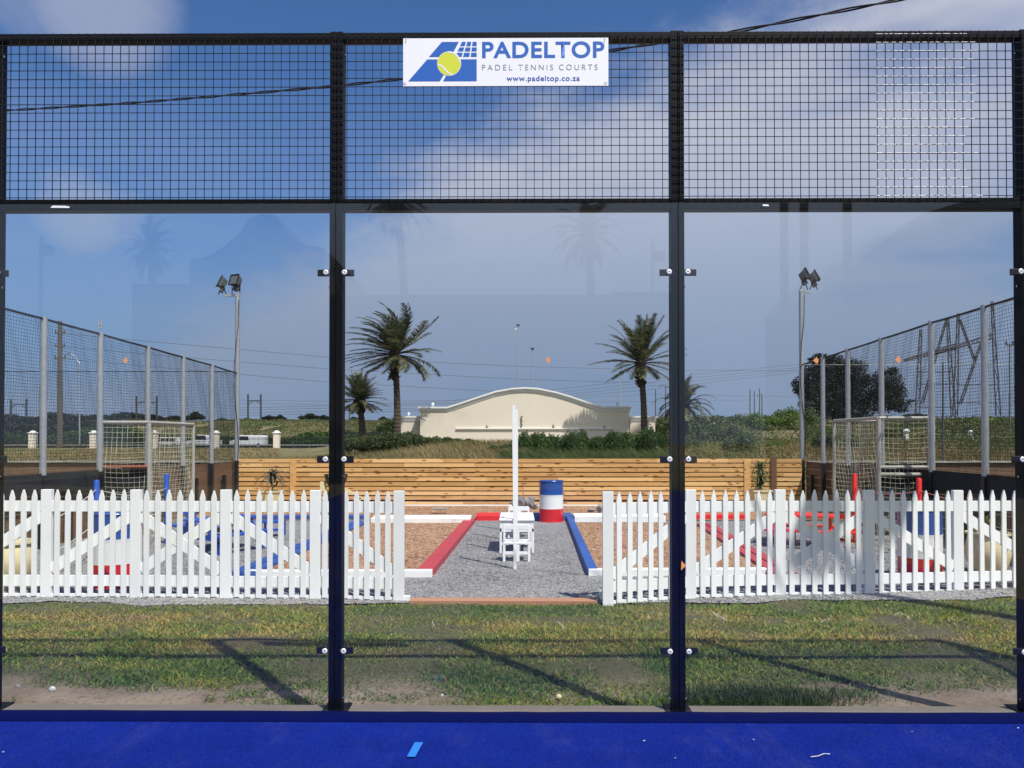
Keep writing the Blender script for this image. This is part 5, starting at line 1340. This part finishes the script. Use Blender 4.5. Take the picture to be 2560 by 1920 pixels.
# ------------------------------------------------------------------ palms
def palm(base, top, label, nf, FL, wind, seed, r=(.24, .17), boots=True, droop=.62, elmin=-.5, leafl=.62, nl=34, group='palm trees beside the cream wall', name='palm_tree', dens=1.6):
    rr = random.Random(seed); base = Vector(base); top = Vector(top)
    rt = thing(name, tuple(base), label, 'palm tree', group)
    mb = MB(); P = []; rs = []; H = (top - base).length; n_ = int(H / .12)
    for i in range(n_ + 1):
        t_ = i / n_; p = base.lerp(top, t_) + Vector((math.sin(t_ * 3) * .12, 0, 0)) * (H / 8)
        rad = r[0] * (1 - t_) ** 2 + r[1] * (1 - (1 - t_) ** 2)
        rs.append(rad * (1 + (.07 if i % 2 else -.04))); P.append(p)
    mb.tube(P, rs, 14); mb.build('trunk', 'trunk', rt)
    c = P[-1]
    if boots:
        mb = MB(); L_ = FL * .42
        prof = [(r[1] * .9, -L_ * 1.0), (r[1] * 1.3, -L_ * .8), (r[1] * 1.6, -L_ * .35), (r[1] * 1.6, 0), (r[1] * 1.4, L_ * .25), (.03, L_ * .35)]
        mb.lathe(tuple(c), prof, 12)
        for k in range(90):
            a = rr.uniform(0, 6.28); h = rr.uniform(-L_ * .95, L_ * .1); q = c + Vector((math.cos(a) * r[1] * 1.5, math.sin(a) * r[1] * 1.5, h)); mb.tube([q, q + Vector((math.cos(a) * .12, math.sin(a) * .12, .14))], [.04, .015], 4)
        mb.build('leaf_bases', 'boot', rt)
    V = []; Fc = []
    ribs = MB()
    def addquad(a, b, c_, d):
        o = len(V); V.extend([a, b, c_, d]); Fc.append((o, o + 1, o + 2, o + 3))
    for k in range(nf):
        ph = k * 2.39996 + rr.uniform(-.2, .2); t0 = (k + .5) / nf
        el = 1.45 - (1.45 - elmin) * t0 ** 1.05 + rr.uniform(-.12, .12)
        L_ = FL * rr.uniform(.85, 1.1) * (1 if t0 < .85 else .8)
        d = Vector((math.cos(ph) * math.cos(el), math.sin(ph) * math.cos(el), math.sin(el)))
        p = c + Vector((0, 0, FL * .05)); seg = 12; pts = [p]; dirs = []
        for s in range(seg):
            t_ = s / seg
            d = (d + Vector((wind[0] * (.8 if math.cos(ph) > 0 else 1.1), wind[1], -droop * (.45 + .3 * (1 - t0)))) * (.05 + .24 * t_ ** 1.4)).normalized()
            dirs.append(d.copy()); p = p + d * L_ / seg; pts.append(p)
        dirs.append(dirs[-1]); ribs.tube(pts, [FL * .010 * (1 - .85 * i / seg) for i in range(seg + 1)], 4)
        for j in range(nl):
            t_ = .14 + .86 * (j + rr.random() * .5) / nl; f = t_ * seg; i = min(int(f), seg - 1); q = pts[i].lerp(pts[i + 1], f - i); dd = dirs[i]
            sd = dd.cross(Vector((0, 0, 1)))
            if sd.length < .1: sd = Vector((-math.sin(ph), math.cos(ph), 0))
            sd.normalize(); up_ = sd.cross(dd)
            ll = leafl * FL / 3.2 * (math.sin(math.pi * min(1, t_ * .85 + .12)) ** .6) * rr.uniform(.8, 1.1)
            for sg in (-1, 1):
                out = (sd * sg * .75 + dd * .80 + up_ * .30 * rr.uniform(.2, 1) + Vector((wind[0] * .35, wind[1] * .3, -.22))).normalized() * ll
                w_ = dd * (FL * .0085 * dens); addquad(q - w_, q + w_, q + w_ * .6 + out * .6, q - w_ * .6 + out * .6); addquad(q + out * .6 - w_ * .6, q + out * .6 + w_ * .6, q + out + w_ * .1 + Vector((0, 0, -ll * .06)), q + out - w_ * .1 + Vector((0, 0, -ll * .06)))
    np_mesh('fronds', np.array([tuple(v) for v in V]), np.array(Fc), 'palm_leaf', rt)
    ribs.build('ribs', 'boot', rt)
    return rt
YB = 52.0
palm(at(993, 1090, 49), at(986, 893, 49), 'tall palm left of the cream wall with fronds swept left by the wind', 58, 3.5, (-.75, .0), 3, (.24, .19))
palm(at(1611, 1095, 49.6), at(1601, 915, 49.6), 'tall palm in front of the right end of the cream wall', 40, 3.3, (-.12, 0), 9, (.24, .18), elmin=-.35)
palm(at(908, 1100, 46), at(898, 1005, 46), 'short dark palm beside the left court post', 60, 1.75, (.05, 0), 5, (.24, .17), leafl=.85, group='palm trees beside the cream wall')
palm(at(1712, 1100, 50), at(1712, 1018, 50), 'short palm with drooping fronds half hidden by the right court post', 38, 2.3, (.1, 0), 13, (.22, .16), elmin=-.3, droop=1.5)

# ------------------------------------------------------------------ cream wall building with the curved parapet
bd = thing('cream_building', tuple(at(1312, 1112, YB)), 'long cream plastered building with a curved moulded parapet', 'building')
def arc_top(off=0):
    pts = [(1050, 1017), (1118, 1017), (1150, 1007), (1200, 990), (1240, 977), (1280, 970), (1312, 968), (1345, 970), (1390, 979), (1430, 991), (1470, 1005), (1505, 1016), (1573, 1016)]
    return [(at(u, v, YB).x, at(u, v + off, YB).z) for u, v in pts]
zb = 0.6
T = arc_top(12)
mb = MB(); mb.prism([(T[-1][0], zb), (T[0][0], zb)] + T, YB, YB + 7); mb.build('wall', 'plaster', bd)
for k, (o1, o2, d, m_) in enumerate(((0, 4.2, .15, 'plaster_trim'), (4.4, 8.0, .09, 'plaster_trim'), (8.2, 12, .045, 'plaster_trim'))):
    A, Bp = arc_top(o1), arc_top(o2); ex = d
    A = [(A[0][0] - ex, A[0][1])] + A[1:-1] + [(A[-1][0] + ex, A[-1][1])]; Bp = [(Bp[0][0] - ex, Bp[0][1])] + Bp[1:-1] + [(Bp[-1][0] + ex, Bp[-1][1])]
    mb = MB(); n_ = len(A)
    vs = [(x, YB - d, z) for x, z in A] + [(x, YB - d, z) for x, z in Bp] + [(x, YB + 7.1, z) for x, z in A] + [(x, YB + 7.1, z) for x, z in Bp]
    fs = []
    for i in range(n_ - 1):
        fs += [(i, i + 1, i + 1 + n_, i + n_), (i, i + 2 * n_, i + 1 + 2 * n_, i + 1), (i + n_, i + 1 + n_, i + 1 + 3 * n_, i + 3 * n_)]
    fs += [(0, n_, 3 * n_, 2 * n_), (n_ - 1, 3 * n_ - 1, 4 * n_ - 1, 2 * n_ - 1)]
    mb.add(vs, fs); mb.build('cornice', m_, bd)
for u0, u1 in ((1003, 1049.5), (1574, 1636)):
    a, b = at(u0, 1040, YB + 1.5), at(u1, 1040, YB + 1.5)
    mb = MB(); mb.box(a.x, b.x, YB + 1.2, YB + 6, zb, a.z - .05); mb.build('side_wing', 'plaster', bd)
    for k in range(3): mb = MB(); mb.box(a.x - .12 + k * .04, b.x + .12 - k * .04, YB + 1.08 + k * .04, YB + 6.1, a.z - .13 - k * .12, a.z - .03 - k * .12 + .015); mb.build('wing_cornice', 'plaster_trim', bd)
a, b = at(1140, 1072, YB), at(1533, 1072, YB); mb = MB(); mb.box(a.x, b.x, YB - .10, YB - .001, a.z - .03, a.z + .05); mb.build('string_course', 'plaster_trim', bd)
for u, h in ((1217, 8), (1303, 30), (1383, 10), (1510, 6)):
    p = at(u, 1071, YB - .06); mb = MB(); mb.tube([p, p + Vector((0, 0, h / F * YB))], .03, 6)
    for k in range(3 if h > 20 else 1): mb.tube([p + Vector((0, 0, (k + 1) * h / F * YB / 3)), p + Vector((.1, 0, (k + 1) * h / F * YB / 3))], .03, 5)
    mb.build('wall_fitting', 'lamp_grey', bd)
for u, v, lb in ((1021.5, 1034.5, 'white globe lamp on the left wing of the cream wall'), (1082, 1010.5, 'white globe lamp on the left shoulder of the cream parapet'), (1543, 1010, 'pale globe lamp on the right shoulder of the cream parapet')):
    Y = YB + (1.6 if u < 1030 else .3); c = at(u, v, Y); lt = thing('globe_lamp', (c.x, c.y, c.z - .2), lb, 'lamp'); mb = MB()
    mb.lathe(tuple(c), [(.105 * math.cos(t_), .105 * math.sin(t_)) for t_ in np.linspace(-1.5, 1.5, 9)], 14); mb.build('globe', 'plastic_white', lt, smooth_=True)
    mb = MB(); mb.tube([(c.x, c.y, c.z - .25), (c.x, c.y, c.z - .09)], .04, 8); mb.build('stem', 'plaster_trim', lt)
def lamp_mast(u, v0, v1, Y, label, head=True, r=.05, two=False):
    a, b = at(u, v1, Y), at(u, v0, Y); rt = thing('street_lamp', tuple(a), label, 'street lamp')
    mb = MB(); mb.tube([a, (a.x, a.y, b.z * .6 + a.z * .4), (b.x, b.y, b.z - .3), b + Vector((.06, 0, 0))], [r, r * .8, r * .6, r * .6], 8); mb.build('mast', 'zinc', rt)
    mb = MB(); mb.lathe((b.x + .05, b.y, b.z - .05), [(.05, -.08), (.15, -.02), (.16, .06), (.10, .12), (.02, .13)], 12); mb.build('lamp_head', 'lamp_grey', rt)
    if two: mb = MB(); mb.lathe((b.x - .20, b.y, b.z - .42), [(.02, -.08), (.10, -.02), (.12, .06), (.04, .1)], 10); mb.tube([(b.x - .2, b.y, b.z - .4), (b.x, b.y, b.z - .42)], .02, 5); mb.build('side_lamp', 'plastic_white', rt)
lamp_mast(1294, 812, 980, 66, 'tall slim lamp mast behind the cream building, with two lamps', two=True)
lamp_mast(1330, 871, 980, 66, 'shorter slim lamp mast behind the cream building')
lamp_mast(1551, 930, 1020, 62, 'thin mast with small round head at the right end of the cream building')

# ------------------------------------------------------------------ palisade, pillars, road, vehicles
mb = MB(); xs_ = np.linspace(-75, -14, 40)
for i in range(39):
    a, b = xs_[i], xs_[i + 1]; z = .44
    mb.add([(a, 103, z), (b, 103, z), (b, 111, z), (a, 111, z)], [(0, 1, 2, 3)])
mb.build('road', 'asphalt', kind='structure')
us = [-70, 82, 234, 386, 540, 692, 845]
names = ['beyond the left edge of the frame', 'leftmost in view, beside the nearest net post', 'beside the left post of the goal', 'seen through the goal net', 'just left of the floodlight pole', 'in the gap right of the floodlight pole', 'hidden beside the left court post']
Ypil = 101.0; XPil = []
for u, nm in zip(us, names):
    c = at(u, 1124, Ypil); XPil.append(c.x)
    if u in (-70, 845): continue
    pl = thing('gate_pillar', (c.x, Ypil, c.z), 'cream pillar with a domed cap in the palisade, ' + nm, 'pillar', 'cream pillars of the palisade')
    mb = MB(); mb.box(c.x - .37, c.x + .37, Ypil - .37, Ypil + .37, .1, c.z + 2.15); mb.build('shaft', 'cream' if False else 'plaster', pl)
    mb = MB(); mb.box(c.x - .46, c.x + .46, Ypil - .46, Ypil + .46, c.z + 2.152, c.z + 2.26); mb.lathe((c.x, Ypil, c.z + 2.262), [(.42, 0), (.34, .12), (.18, .22), (.02, .26)], 14); mb.build('cap', 'plaster_trim', pl)
bn = ['left of the leftmost pillar', 'behind the nearest net post', 'behind the goal side', 'behind the goal mouth', 'left of the floodlight pole', 'right of the floodlight pole', 'running to the short palm']
for i in range(6):
    x0_, x1_ = XPil[i] + .5, XPil[i + 1] - .5
    pf_ = thing('palisade_fence', ((x0_ + x1_) / 2, Ypil, .3), 'black spear-topped palisade panel ' + bn[i], 'palisade', 'palisade panels')
    mb = MB(); x = x0_
    while x < x1_:
        mb.add([(x - .03, Ypil, .3), (x + .03, Ypil, .3), (x + .03, Ypil, 1.95), (x, Ypil - .02, 2.1), (x - .03, Ypil, 1.95), (x, Ypil + .03, .3), (x, Ypil + .03, 1.95)], [(0, 1, 2, 3, 4), (1, 5, 6, 3), (5, 0, 4, 6)]); x += .17
    mb.build('pales', 'black_steel', pf_)
    for z in (.65, 1.7): mb = MB(); mb.box(x0_, x1_, Ypil + .04, Ypil + .08, z - .03, z + .03); mb.build('rail', 'black_steel', pf_)
pf_ = thing('palisade_fence', tuple(at(920, 1095, 75)), 'dark palisade panel behind the short palm', 'palisade', 'palisade panels')
a, b = at(860, 1097, 75), at(975, 1097, 75); mb = MB(); x = a.x
while x < b.x: mb.box(x - .02, x + .02, 75, 75.03, a.z - .6, a.z + .85); x += .16
mb.build('pales', 'black_steel', pf_); mb = MB(); mb.box(a.x, b.x, 75.04, 75.08, a.z + .55, a.z + .62); mb.build('rail', 'black_steel', pf_)
mb = MB(); mb.box(-74, -22, 103.2, 103.3, .8, .98)
for k in range(26): mb.box(-74 + k * 2, -73.9 + k * 2, 103.3, 103.4, .3, .95)
mb.build('guard_rail', 'zinc', label='pale metal guard rail along the far road', cat='guard rail')
def vehicle(u, label, L_, H, kind, Y=106, flip=False):
    c = at(u, 1127, Y); s = -1 if flip else 1; z0 = .45; rt = thing(kind, (c.x, Y, z0), label, 'van' if kind == 'van' else 'car')
    h = L_ / 2
    if kind == 'van': prof = [(-h, .35), (-h, .95), (-h + .75, 1.15), (-h + 1.25, H - .05), (-h + 1.5, H), (h - .1, H), (h, H - .15), (h, .35)]
    elif kind == 'pickup': prof = [(-h, .4), (-h, .95), (-h + 1.2, 1.1), (-h + 1.7, H), (-h + 2.9, H), (-h + 3.1, 1.1), (h, 1.08), (h, .4)]
    else: prof = [(-h, .4), (-h, .9), (-h + 1.0, 1.02), (-h + 1.55, H), (h - .5, H), (h - .1, 1.1), (h, .9), (h, .4)]
    mb = MB(); mb.prism([(c.x + s * x, z0 + z) for x, z in prof], Y - .85, Y + .85); mb.build('body', 'car_white', rt, bev=.06)
    wz = (H - .12, H * .62)
    x0_, x1_ = (-h + 1.25, h - 2.2) if kind == 'van' else ((-h + 1.6, -h + 2.8) if kind == 'pickup' else (-h + 1.5, h - .7))
    mb = MB(); mb.prism([(c.x + s * (x0_ - .28), z0 + wz[1]), (c.x + s * x0_, z0 + wz[0]), (c.x + s * x1_, z0 + wz[0]), (c.x + s * (x1_ + .1), z0 + wz[1])], Y - .862, Y - .852); mb.build('window', 'dark_glass', rt)
    for x in (-h + .8, h - .8):
        mb = MB(); mb.tube([(c.x + s * x, Y - .90, z0 + .33), (c.x + s * x, Y - .68, z0 + .33)], .33, 18); w = mb.build('wheel', 'tyre', rt)
        mb = MB(); mb.tube([(c.x + s * x, Y - .915, z0 + .33), (c.x + s * x, Y - .90, z0 + .33)], .18, 12); mb.build('rim', 'zinc', w)
vehicle(622, 'white van behind the palisade right of the floodlight pole', 4.8, 1.75, 'van')
vehicle(418, 'white estate car behind the palisade seen through the goal net', 4.2, 1.5, 'estate_car')
vehicle(510, 'white pickup truck behind the palisade left of the floodlight pole', 4.6, 1.85, 'pickup', Y=109)

# far buildings
def farbox(u0, u1, vt, vb, Y, m, label, name, roofm=None):
    a, b = at(u0, vt, Y), at(u1, vb, Y); rt = thing(name, ((a.x + b.x) / 2, Y, b.z), label, 'building')
    mb = MB(); mb.box(a.x, b.x, Y, Y + 8, b.z - 2, a.z); mb.build('wall', m, rt)
    if roofm:
        mb = MB(); h = (a.z - b.z) * .9; mb.add([(a.x - .5, Y - .5, a.z), (b.x + .5, Y - .5, a.z), (b.x + .5, Y + 8.5, a.z), (a.x - .5, Y + 8.5, a.z), (a.x + 1.5, Y + 4, a.z + h), (b.x - 1.5, Y + 4, a.z + h)], [(0, 1, 5, 4), (2, 3, 4, 5), (1, 2, 5), (3, 0, 4), (0, 3, 2, 1)]); mb.build('roof', roofm, rt)
    wm = MB(); n_ = max(2, int((b.x - a.x) / 3))
    for k in range(n_): x = a.x + (k + .35) * (b.x - a.x) / n_; wm.box(x, x + .9, Y - .02, Y - .005, a.z - (a.z - b.z) * .75, a.z - (a.z - b.z) * .3)
    wm.build('windows', 'dark_glass', rt)
farbox(108, 200, 1060, 1068, 150, 'plaster', 'low house with a long red roof on the far embankment, left', 'house', 'roof_red')
farbox(36, 82, 1046, 1056, 172, 'plaster_trim', 'pale low building on the skyline near the left edge', 'low_building')
farbox(545, 665, 1049, 1057, 185, 'plaster_trim', 'long pale low building on the skyline right of the floodlight pole', 'low_building')
for u, v, lb in ((1783, 1073, 'white domed pillar cap poking out of the scrub right of the court post'), (2266, 1077, 'white domed pillar cap in the scrub seen through the right goal'), (2427, 1080, 'white domed pillar cap in the scrub below the right pylon')):
    c = at(u, v, 62); dm = thing('domed_pillar', (c.x, 62, c.z - .6), lb, 'pillar')
    mb = MB(); mb.lathe(tuple(c), [(.25, -.08), (.27, -.02), (.2, .08), (.1, .14), (.02, .16)], 14); mb.build('cap', 'plastic_white', dm, smooth_=True)
    mb = MB(); mb.box(c.x - .14, c.x + .14, 61.86, 62.14, c.z - .8, c.z - .08); mb.build('shaft', 'plaster_trim', dm)

# poles, rail masts
def pole(u, v0, v1, Y, r, label, arms=(), m='pole_wood', name='utility_pole', u2=None):
    a, b = at(u2 or u, v1, Y), at(u, v0, Y); rt = thing(name, tuple(a), label, 'utility pole')
    mb = MB(); mb.tube([a - Vector((0, 0, 1.5)), b], [r, r * .7], 8); mb.build('mast', m, rt)
    for v, w in arms:
        p = at(u, v, Y); mb = MB(); mb.beam(p - Vector((w, 0, 0)), p + Vector((w, 0, 0)), .12, .12)
        for s in (-1, 1): mb.tube([p + Vector((s * w * .9, 0, 0)), p + Vector((s * w * .9, 0, .3))], .06, 5)
        mb.build('crossarm', m, rt)
pole(150, 803, 1076, 70, .26, 'tall wooden power pole with short crossarms behind the left net', [(833, .45), (866, .45), (896, .5)])
pole(250, 805, 835, 60, .05, 'thin ornate mast tip above the second left net post', [(812, .12), (820, .12)], 'zinc')
def street(u, v, du, vb, Y, label):
    a = at(u + du, vb, Y); b = at(u + du, v + 25, Y); c = at(u, v, Y); rt = thing('street_lamp', tuple(a), label, 'street lamp')
    mb = MB(); mb.tube([a, b, b.lerp(c, .4) + Vector((.0, 0, .25)), c], [.09, .06, .05, .05], 7); mb.build('mast', 'zinc', rt)
    mb = MB(); mb.beam(c, c - Vector((.5, 0, .02)), .16, .08); mb.build('lamp_head', 'lamp_grey', rt)
street(178, 884, 21, 1110, 90, 'curved-arm street lamp behind the left net')
def railmast(u0, u1, vt, vb, Y, label):
    rt = thing('rail_mast', tuple(at((u0 + u1) / 2, vb, Y)), label, 'rail mast'); a0, a1, b0, b1 = at(u0, vb + 4, Y), at(u0, vt, Y), at(u1, vb + 4, Y), at(u1, vt, Y)
    mb = MB(); mb.beam(a0, a1, .3, .3, Vector((0, 1, 0))); mb.build('upright', 'pylon_steel', rt); mb = MB(); mb.beam(b0, b1, .3, .3, Vector((0, 1, 0))); mb.build('upright', 'pylon_steel', rt)
    zc = a1.z - (a1.z - a0.z) * .22; mb = MB(); mb.beam((a0.x, Y, zc), (b0.x, Y, zc), .15, .2); mb.beam((a0.x, Y, zc - .8), (a0.x + 1.2, Y, zc), .1, .1); mb.beam((b0.x, Y, zc - .8), (b0.x - 1.2, Y, zc), .1, .1); mb.build('beam', 'pylon_steel', rt)
railmast(620, 652, 986, 1056, 165, 'H-shaped rail mast right of the floodlight pole'); railmast(341, 392, 990, 1056, 165, 'H-shaped rail mast behind the third left net post'); railmast(27, 66, 998, 1056, 165, 'H-shaped rail mast near the left edge')
for u, v0, lb in ((1875, 972, 'thin wooden pole on the crest, leftmost of four'), (1886, 978, 'thin wooden pole on the crest, second of four'), (1899, 971, 'thin wooden pole on the crest, third of four'), (1905, 984, 'thin wooden pole on the crest, rightmost of four')):
    pole(u, v0, 1050, 160, .14, lb, [(990, .5)] if u in (1899,) else [])
pole(2524, 860, 1090, 60, .06, 'thin dark lamp mast at the right edge behind the net', [(862, .3)], 'lamp_grey'); pole(2357, 906, 1060, 24, .035, 'thin dark post behind the right net beside the left pylon', [], 'lamp_grey'); pole(1664, 965, 1045, 120, .10, 'thin dark pole pair right of the cream building, left one', [], 'lamp_grey'); pole(1639, 974, 1045, 120, .10, 'thin dark pole just right of the cream building parapet', [], 'lamp_grey')
pole(874, 1015, 1060, 120, .12, 'thin far pole behind the short palm', [], 'pole_wood')

# pylons
def pylon(pts, label, Y=240):
    """pts: dict of photo points"""
    rt = thing('pylon', tuple(at((pts['bl'][0] + pts['br'][0]) / 2, 1050, Y)), label, 'pylon', None)
    Q = lambda uv, dy=0: at(uv[0], uv[1], Y) + Vector((0, dy, 0)); w = .27
    def lattice(a, b, wa, wb, n_=7, nm='mast'):
        mb = MB(); A = [Q(a, d) + Vector((s * wa, 0, 0)) for s in (-1, 1) for d in (0, 2)]; Bq = [Q(b, d) + Vector((s * wb, 0, 0)) for s in (-1, 1) for d in (0, 2)]
        for p, q in ((A[0], Bq[0]), (A[2], Bq[2])): mb.beam(p, q, w, w, Vector((0, 1, 0)))
        for i in range(n_):
            t0, t1 = i / n_, (i + 1) / n_
            l, r_ = (0, 2) if i % 2 else (2, 0)
            mb.beam(A[l].lerp(Bq[l], t0), A[r_].lerp(Bq[r_], t1), w * .5, w * .5, Vector((0, 1, 0))); mb.beam(A[0].lerp(Bq[0], t1), A[2].lerp(Bq[2], t1), w * .5, w * .5, Vector((0, 1, 0)))
        mb.build(nm, 'pylon_steel', rt)
    lattice(pts['bl'], pts['tl'], .75, .3); lattice(pts['br'], pts['tr'], .75, .3)
    lattice(pts['dl'], pts['tr2'], .35, .25, 7, 'diagonal')
    if 'dr' in pts: lattice(pts['dr'], pts['tl2'], .3, .25, 7, 'diagonal')
    mb = MB(); a, b = Q(pts['al']), Q(pts['ar']); n_ = 14
    for dz in (0, 1.5): mb.beam(a + Vector((0, 0, dz * .3)), b + Vector((0, 0, dz)), w * 1.6, w * 1.6)
    for i in range(n_):
        p, q = a.lerp(b, i / n_), a.lerp(b, (i + 1) / n_); mb.beam(p, q + Vector((0, 0, .3 + 1.2 * (i + 1) / n_)), w * .5, w * .5); mb.beam(p + Vector((0, 0, .3 + 1.2 * i / n_)), q, w * .5, w * .5)
    mb.build('crossarm', 'pylon_steel', rt)
    for v in pts['h']:
        mb = MB(); mb.beam(Q((pts['bl'][0] + 3, v)), Q((pts['br'][0] - 3, v)), w, w); mb.build('tie', 'pylon_steel', rt)
pylon(dict(bl=(2293, 1050), tl=(2302, 824), br=(2384, 1050), tr=(2369, 796), dl=(2305, 1010), tr2=(2366, 800), al=(2260, 903), ar=(2388, 872), h=(1018, 960, 930)), 'large dark lattice pylon behind the right net, the left of two')
pylon(dict(bl=(2388, 1040), tl=(2396, 784), br=(2496, 1040), tr=(2480, 754), dl=(2400, 1012), tr2=(2462, 830), dr=(2436, 900), tl2=(2400, 800), al=(2330, 888), ar=(2482, 846), h=(1007, 962, 912)), 'large dark lattice pylon behind the right net, the right of two')
# power lines
def wire(pts, r, label, Y0=150, Y1=230):
    P = []
    for i in range(len(pts) - 1):
        for t_ in np.linspace(0, 1, 9)[:-1]:
            u = pts[i][0] + (pts[i + 1][0] - pts[i][0]) * t_; v = pts[i][1] + (pts[i + 1][1] - pts[i][1]) * t_
            P.append(at(u, v, Y0 + (Y1 - Y0) * (u - 200) / 2400))
    P.append(at(pts[-1][0], pts[-1][1], Y0 + (Y1 - Y0) * (pts[-1][0] - 200) / 2400))
    mb = MB(); mb.tube(P, r, 4); mb.build('power_line', 'lamp_grey', label=label, cat='power line', group='power lines across the background')
wr = .045
wire([(150, 833), (400, 856), (820, 893), (1300, 916), (1650, 925), (2100, 928)], wr, 'highest power line falling gently to the right from the wooden pole')
wire([(150, 866), (480, 895), (820, 922), (1300, 948), (1640, 958)], wr, 'second power line falling to the right from the wooden pole')
wire([(150, 896), (590, 935), (820, 955), (1230, 978)], wr, 'third power line falling to the right from the wooden pole')
for i, (a, b, c, d) in enumerate(((885, 908, 972, 1006), (893, 916, 981, 1012), (900, 921, 988, 1020), (905, 927, 994, 1026))):
    wire([(2470, a - 30 + i * 2), (2250, a), (2003, b + 2), (1640, 945 + i * 9), (1400, c), (1100, d - 2), (830, d + 8), (590, 1020 + i * 6)], wr, ['topmost', 'second', 'third', 'lowest'][i] + ' of four power lines climbing right towards the pylons')
wire([(590, 1000), (820, 1003), (1300, 1000), (1640, 986), (2000, 992)], wr * .7, 'thin horizontal rail wire low over the horizon')
wire([(590, 1008), (820, 1012), (1050, 1010), (1900, 1000)], wr * .7, 'second thin horizontal rail wire low over the horizon')

# ------------------------------------------------------------------ behind the camera (seen only as reflections in the glass, and casting shade)
def refl(u, v, D):
    p = at(u, v, D); return Vector((p.x, 8.97 - D, p.z))
D = 34.0
ol = [(330, 709), (475, 709), (475, 650), (520, 640), (556, 619), (600, 580), (622, 548), (648, 535), (683, 535), (700, 552), (722, 590), (760, 612), (810, 619), (810, 737), (1528, 737), (1528, 729), (1676, 729)]
cb = thing('clubhouse', (refl(1000, 1000, D).x, 8.97 - D, -.16), 'large gabled clubhouse behind the court, reflected in the glass', 'building')
pg = [(refl(u, v, D).x, refl(u, v, D).z) for u, v in ol]
mb = MB(); mb.prism([(pg[-1][0], -.2), (pg[0][0], -.2)] + pg, 8.97 - D - 9, 8.97 - D); mb.build('wall', 'wall_behind', cb)
for k in range(7):
    x = pg[0][0] + 2 + k * 3.1; mb = MB(); mb.box(x, x + 1.1, 8.97 - D + .004, 8.97 - D + .03, 1.0, 2.4); mb.build('window', 'dark_glass', cb)
D2 = 28.0
sh = thing('sloped_hall', (refl(2350, 1000, D2).x, 8.97 - D2, -.16), 'tall hall with a sloping roof behind the court, reflected at the right', 'building')
pg = [(refl(u, v, D2).x, refl(u, v, D2).z) for u, v in ((2112, 700), (2165, 630), (2210, 602), (2256, 567), (2303, 535), (2420, 500), (2800, 480))]
mb = MB(); mb.prism([(pg[-1][0], -.2), (pg[0][0], -.2)] + pg, 8.97 - D2 - 9, 8.97 - D2); mb.build('wall', 'wall_behind', sh)
mb = MB(); mb.box(pg[0][0] + 1, pg[0][0] + 3, 8.97 - D2 + .004, 8.97 - D2 + .04, -.1, 2.3); mb.build('door', 'dark_glass', sh)
for u, lb in ((1960, 'left'), (2010, 'middle'), (2118, 'right')):
    p = refl(u, 500, 19); mb = MB(); mb.box(p.x - .08, p.x + .08, p.y - .08, p.y + .08, -.16, 8.3); mb.build('tall_mast', 'navy_steel', label='tall steel mast behind the court, the %s one of three' % lb, cat='mast')
for (u, vt, vc, FLr, D3, sd_, ut, lb) in ((385, 760, 625, 1.8, 40, 21, 376, 'reflected palm behind the court at the left'), (1022, 760, 505, 2.2, 40, 22, 990, 'reflected leaning palm behind the court in the middle'), (1478, 760, 590, 2.3, 40, 23, 1468, 'reflected palm behind the court right of the middle')):
    palm(refl(u, vt + 340, D3), refl(ut, vc, D3), lb, 40, FLr, (.2, 0), sd_, (.25, .2), elmin=-1.0, droop=1.4, group='palms behind the court', dens=1.6)
for u, vt, lb in ((104, 590, 'thin lamp mast behind the court at the left'), (1632, 605, 'thin lamp mast behind the court at the right')):
    a = refl(u, vt, 36); rt = thing('street_lamp', (a.x, a.y, -.1), lb, 'street lamp'); mb = MB(); mb.tube([(a.x, a.y, -.1), tuple(a)], .09, 8); mb.build('mast', 'zinc', rt)
    mb = MB(); mb.box(a.x - .05, a.x + .55, a.y - .1, a.y + .1, a.z - .9, a.z - .45); mb.build('lamp_head', 'lamp_grey', rt)
# unseen mast added to cast the forked shadow on the right picket fence
hm = 9.9; bx0, by0 = 3.79 + .37 * 9.27, 8.5 - .48 * 9.27
ms = thing('shadow_mast', (bx0, by0, -.1), 'unseen forked mast right of the court, added for its shadow on the fence', 'shadow mast')
mb = MB(); mb.tube([(bx0, by0, -.1), (bx0, by0, 10.45)], [.13, .10], 12); mb.build('mast', 'zinc', ms)
mb = MB(); mb.tube([(bx0, by0, 8.9), (bx0 - .55, by0 - .02, 9.7)], .07, 8); mb.tube([(bx0, by0, 9.35), (bx0 + .40, by0, 10.2)], .07, 8); mb.build('arm', 'zinc', ms)
mb = MB(); mb.box(bx0 - .85, bx0 - .40, by0 - .2, by0 + .15, 9.5, 9.75); mb.box(bx0 + .1, bx0 + .55, by0 - .2, by0 + .15, 10.1, 10.4); mb.build('lamp_head', 'lamp_grey', ms)  # arms and heads shaped for the diagonal parts of the shadow
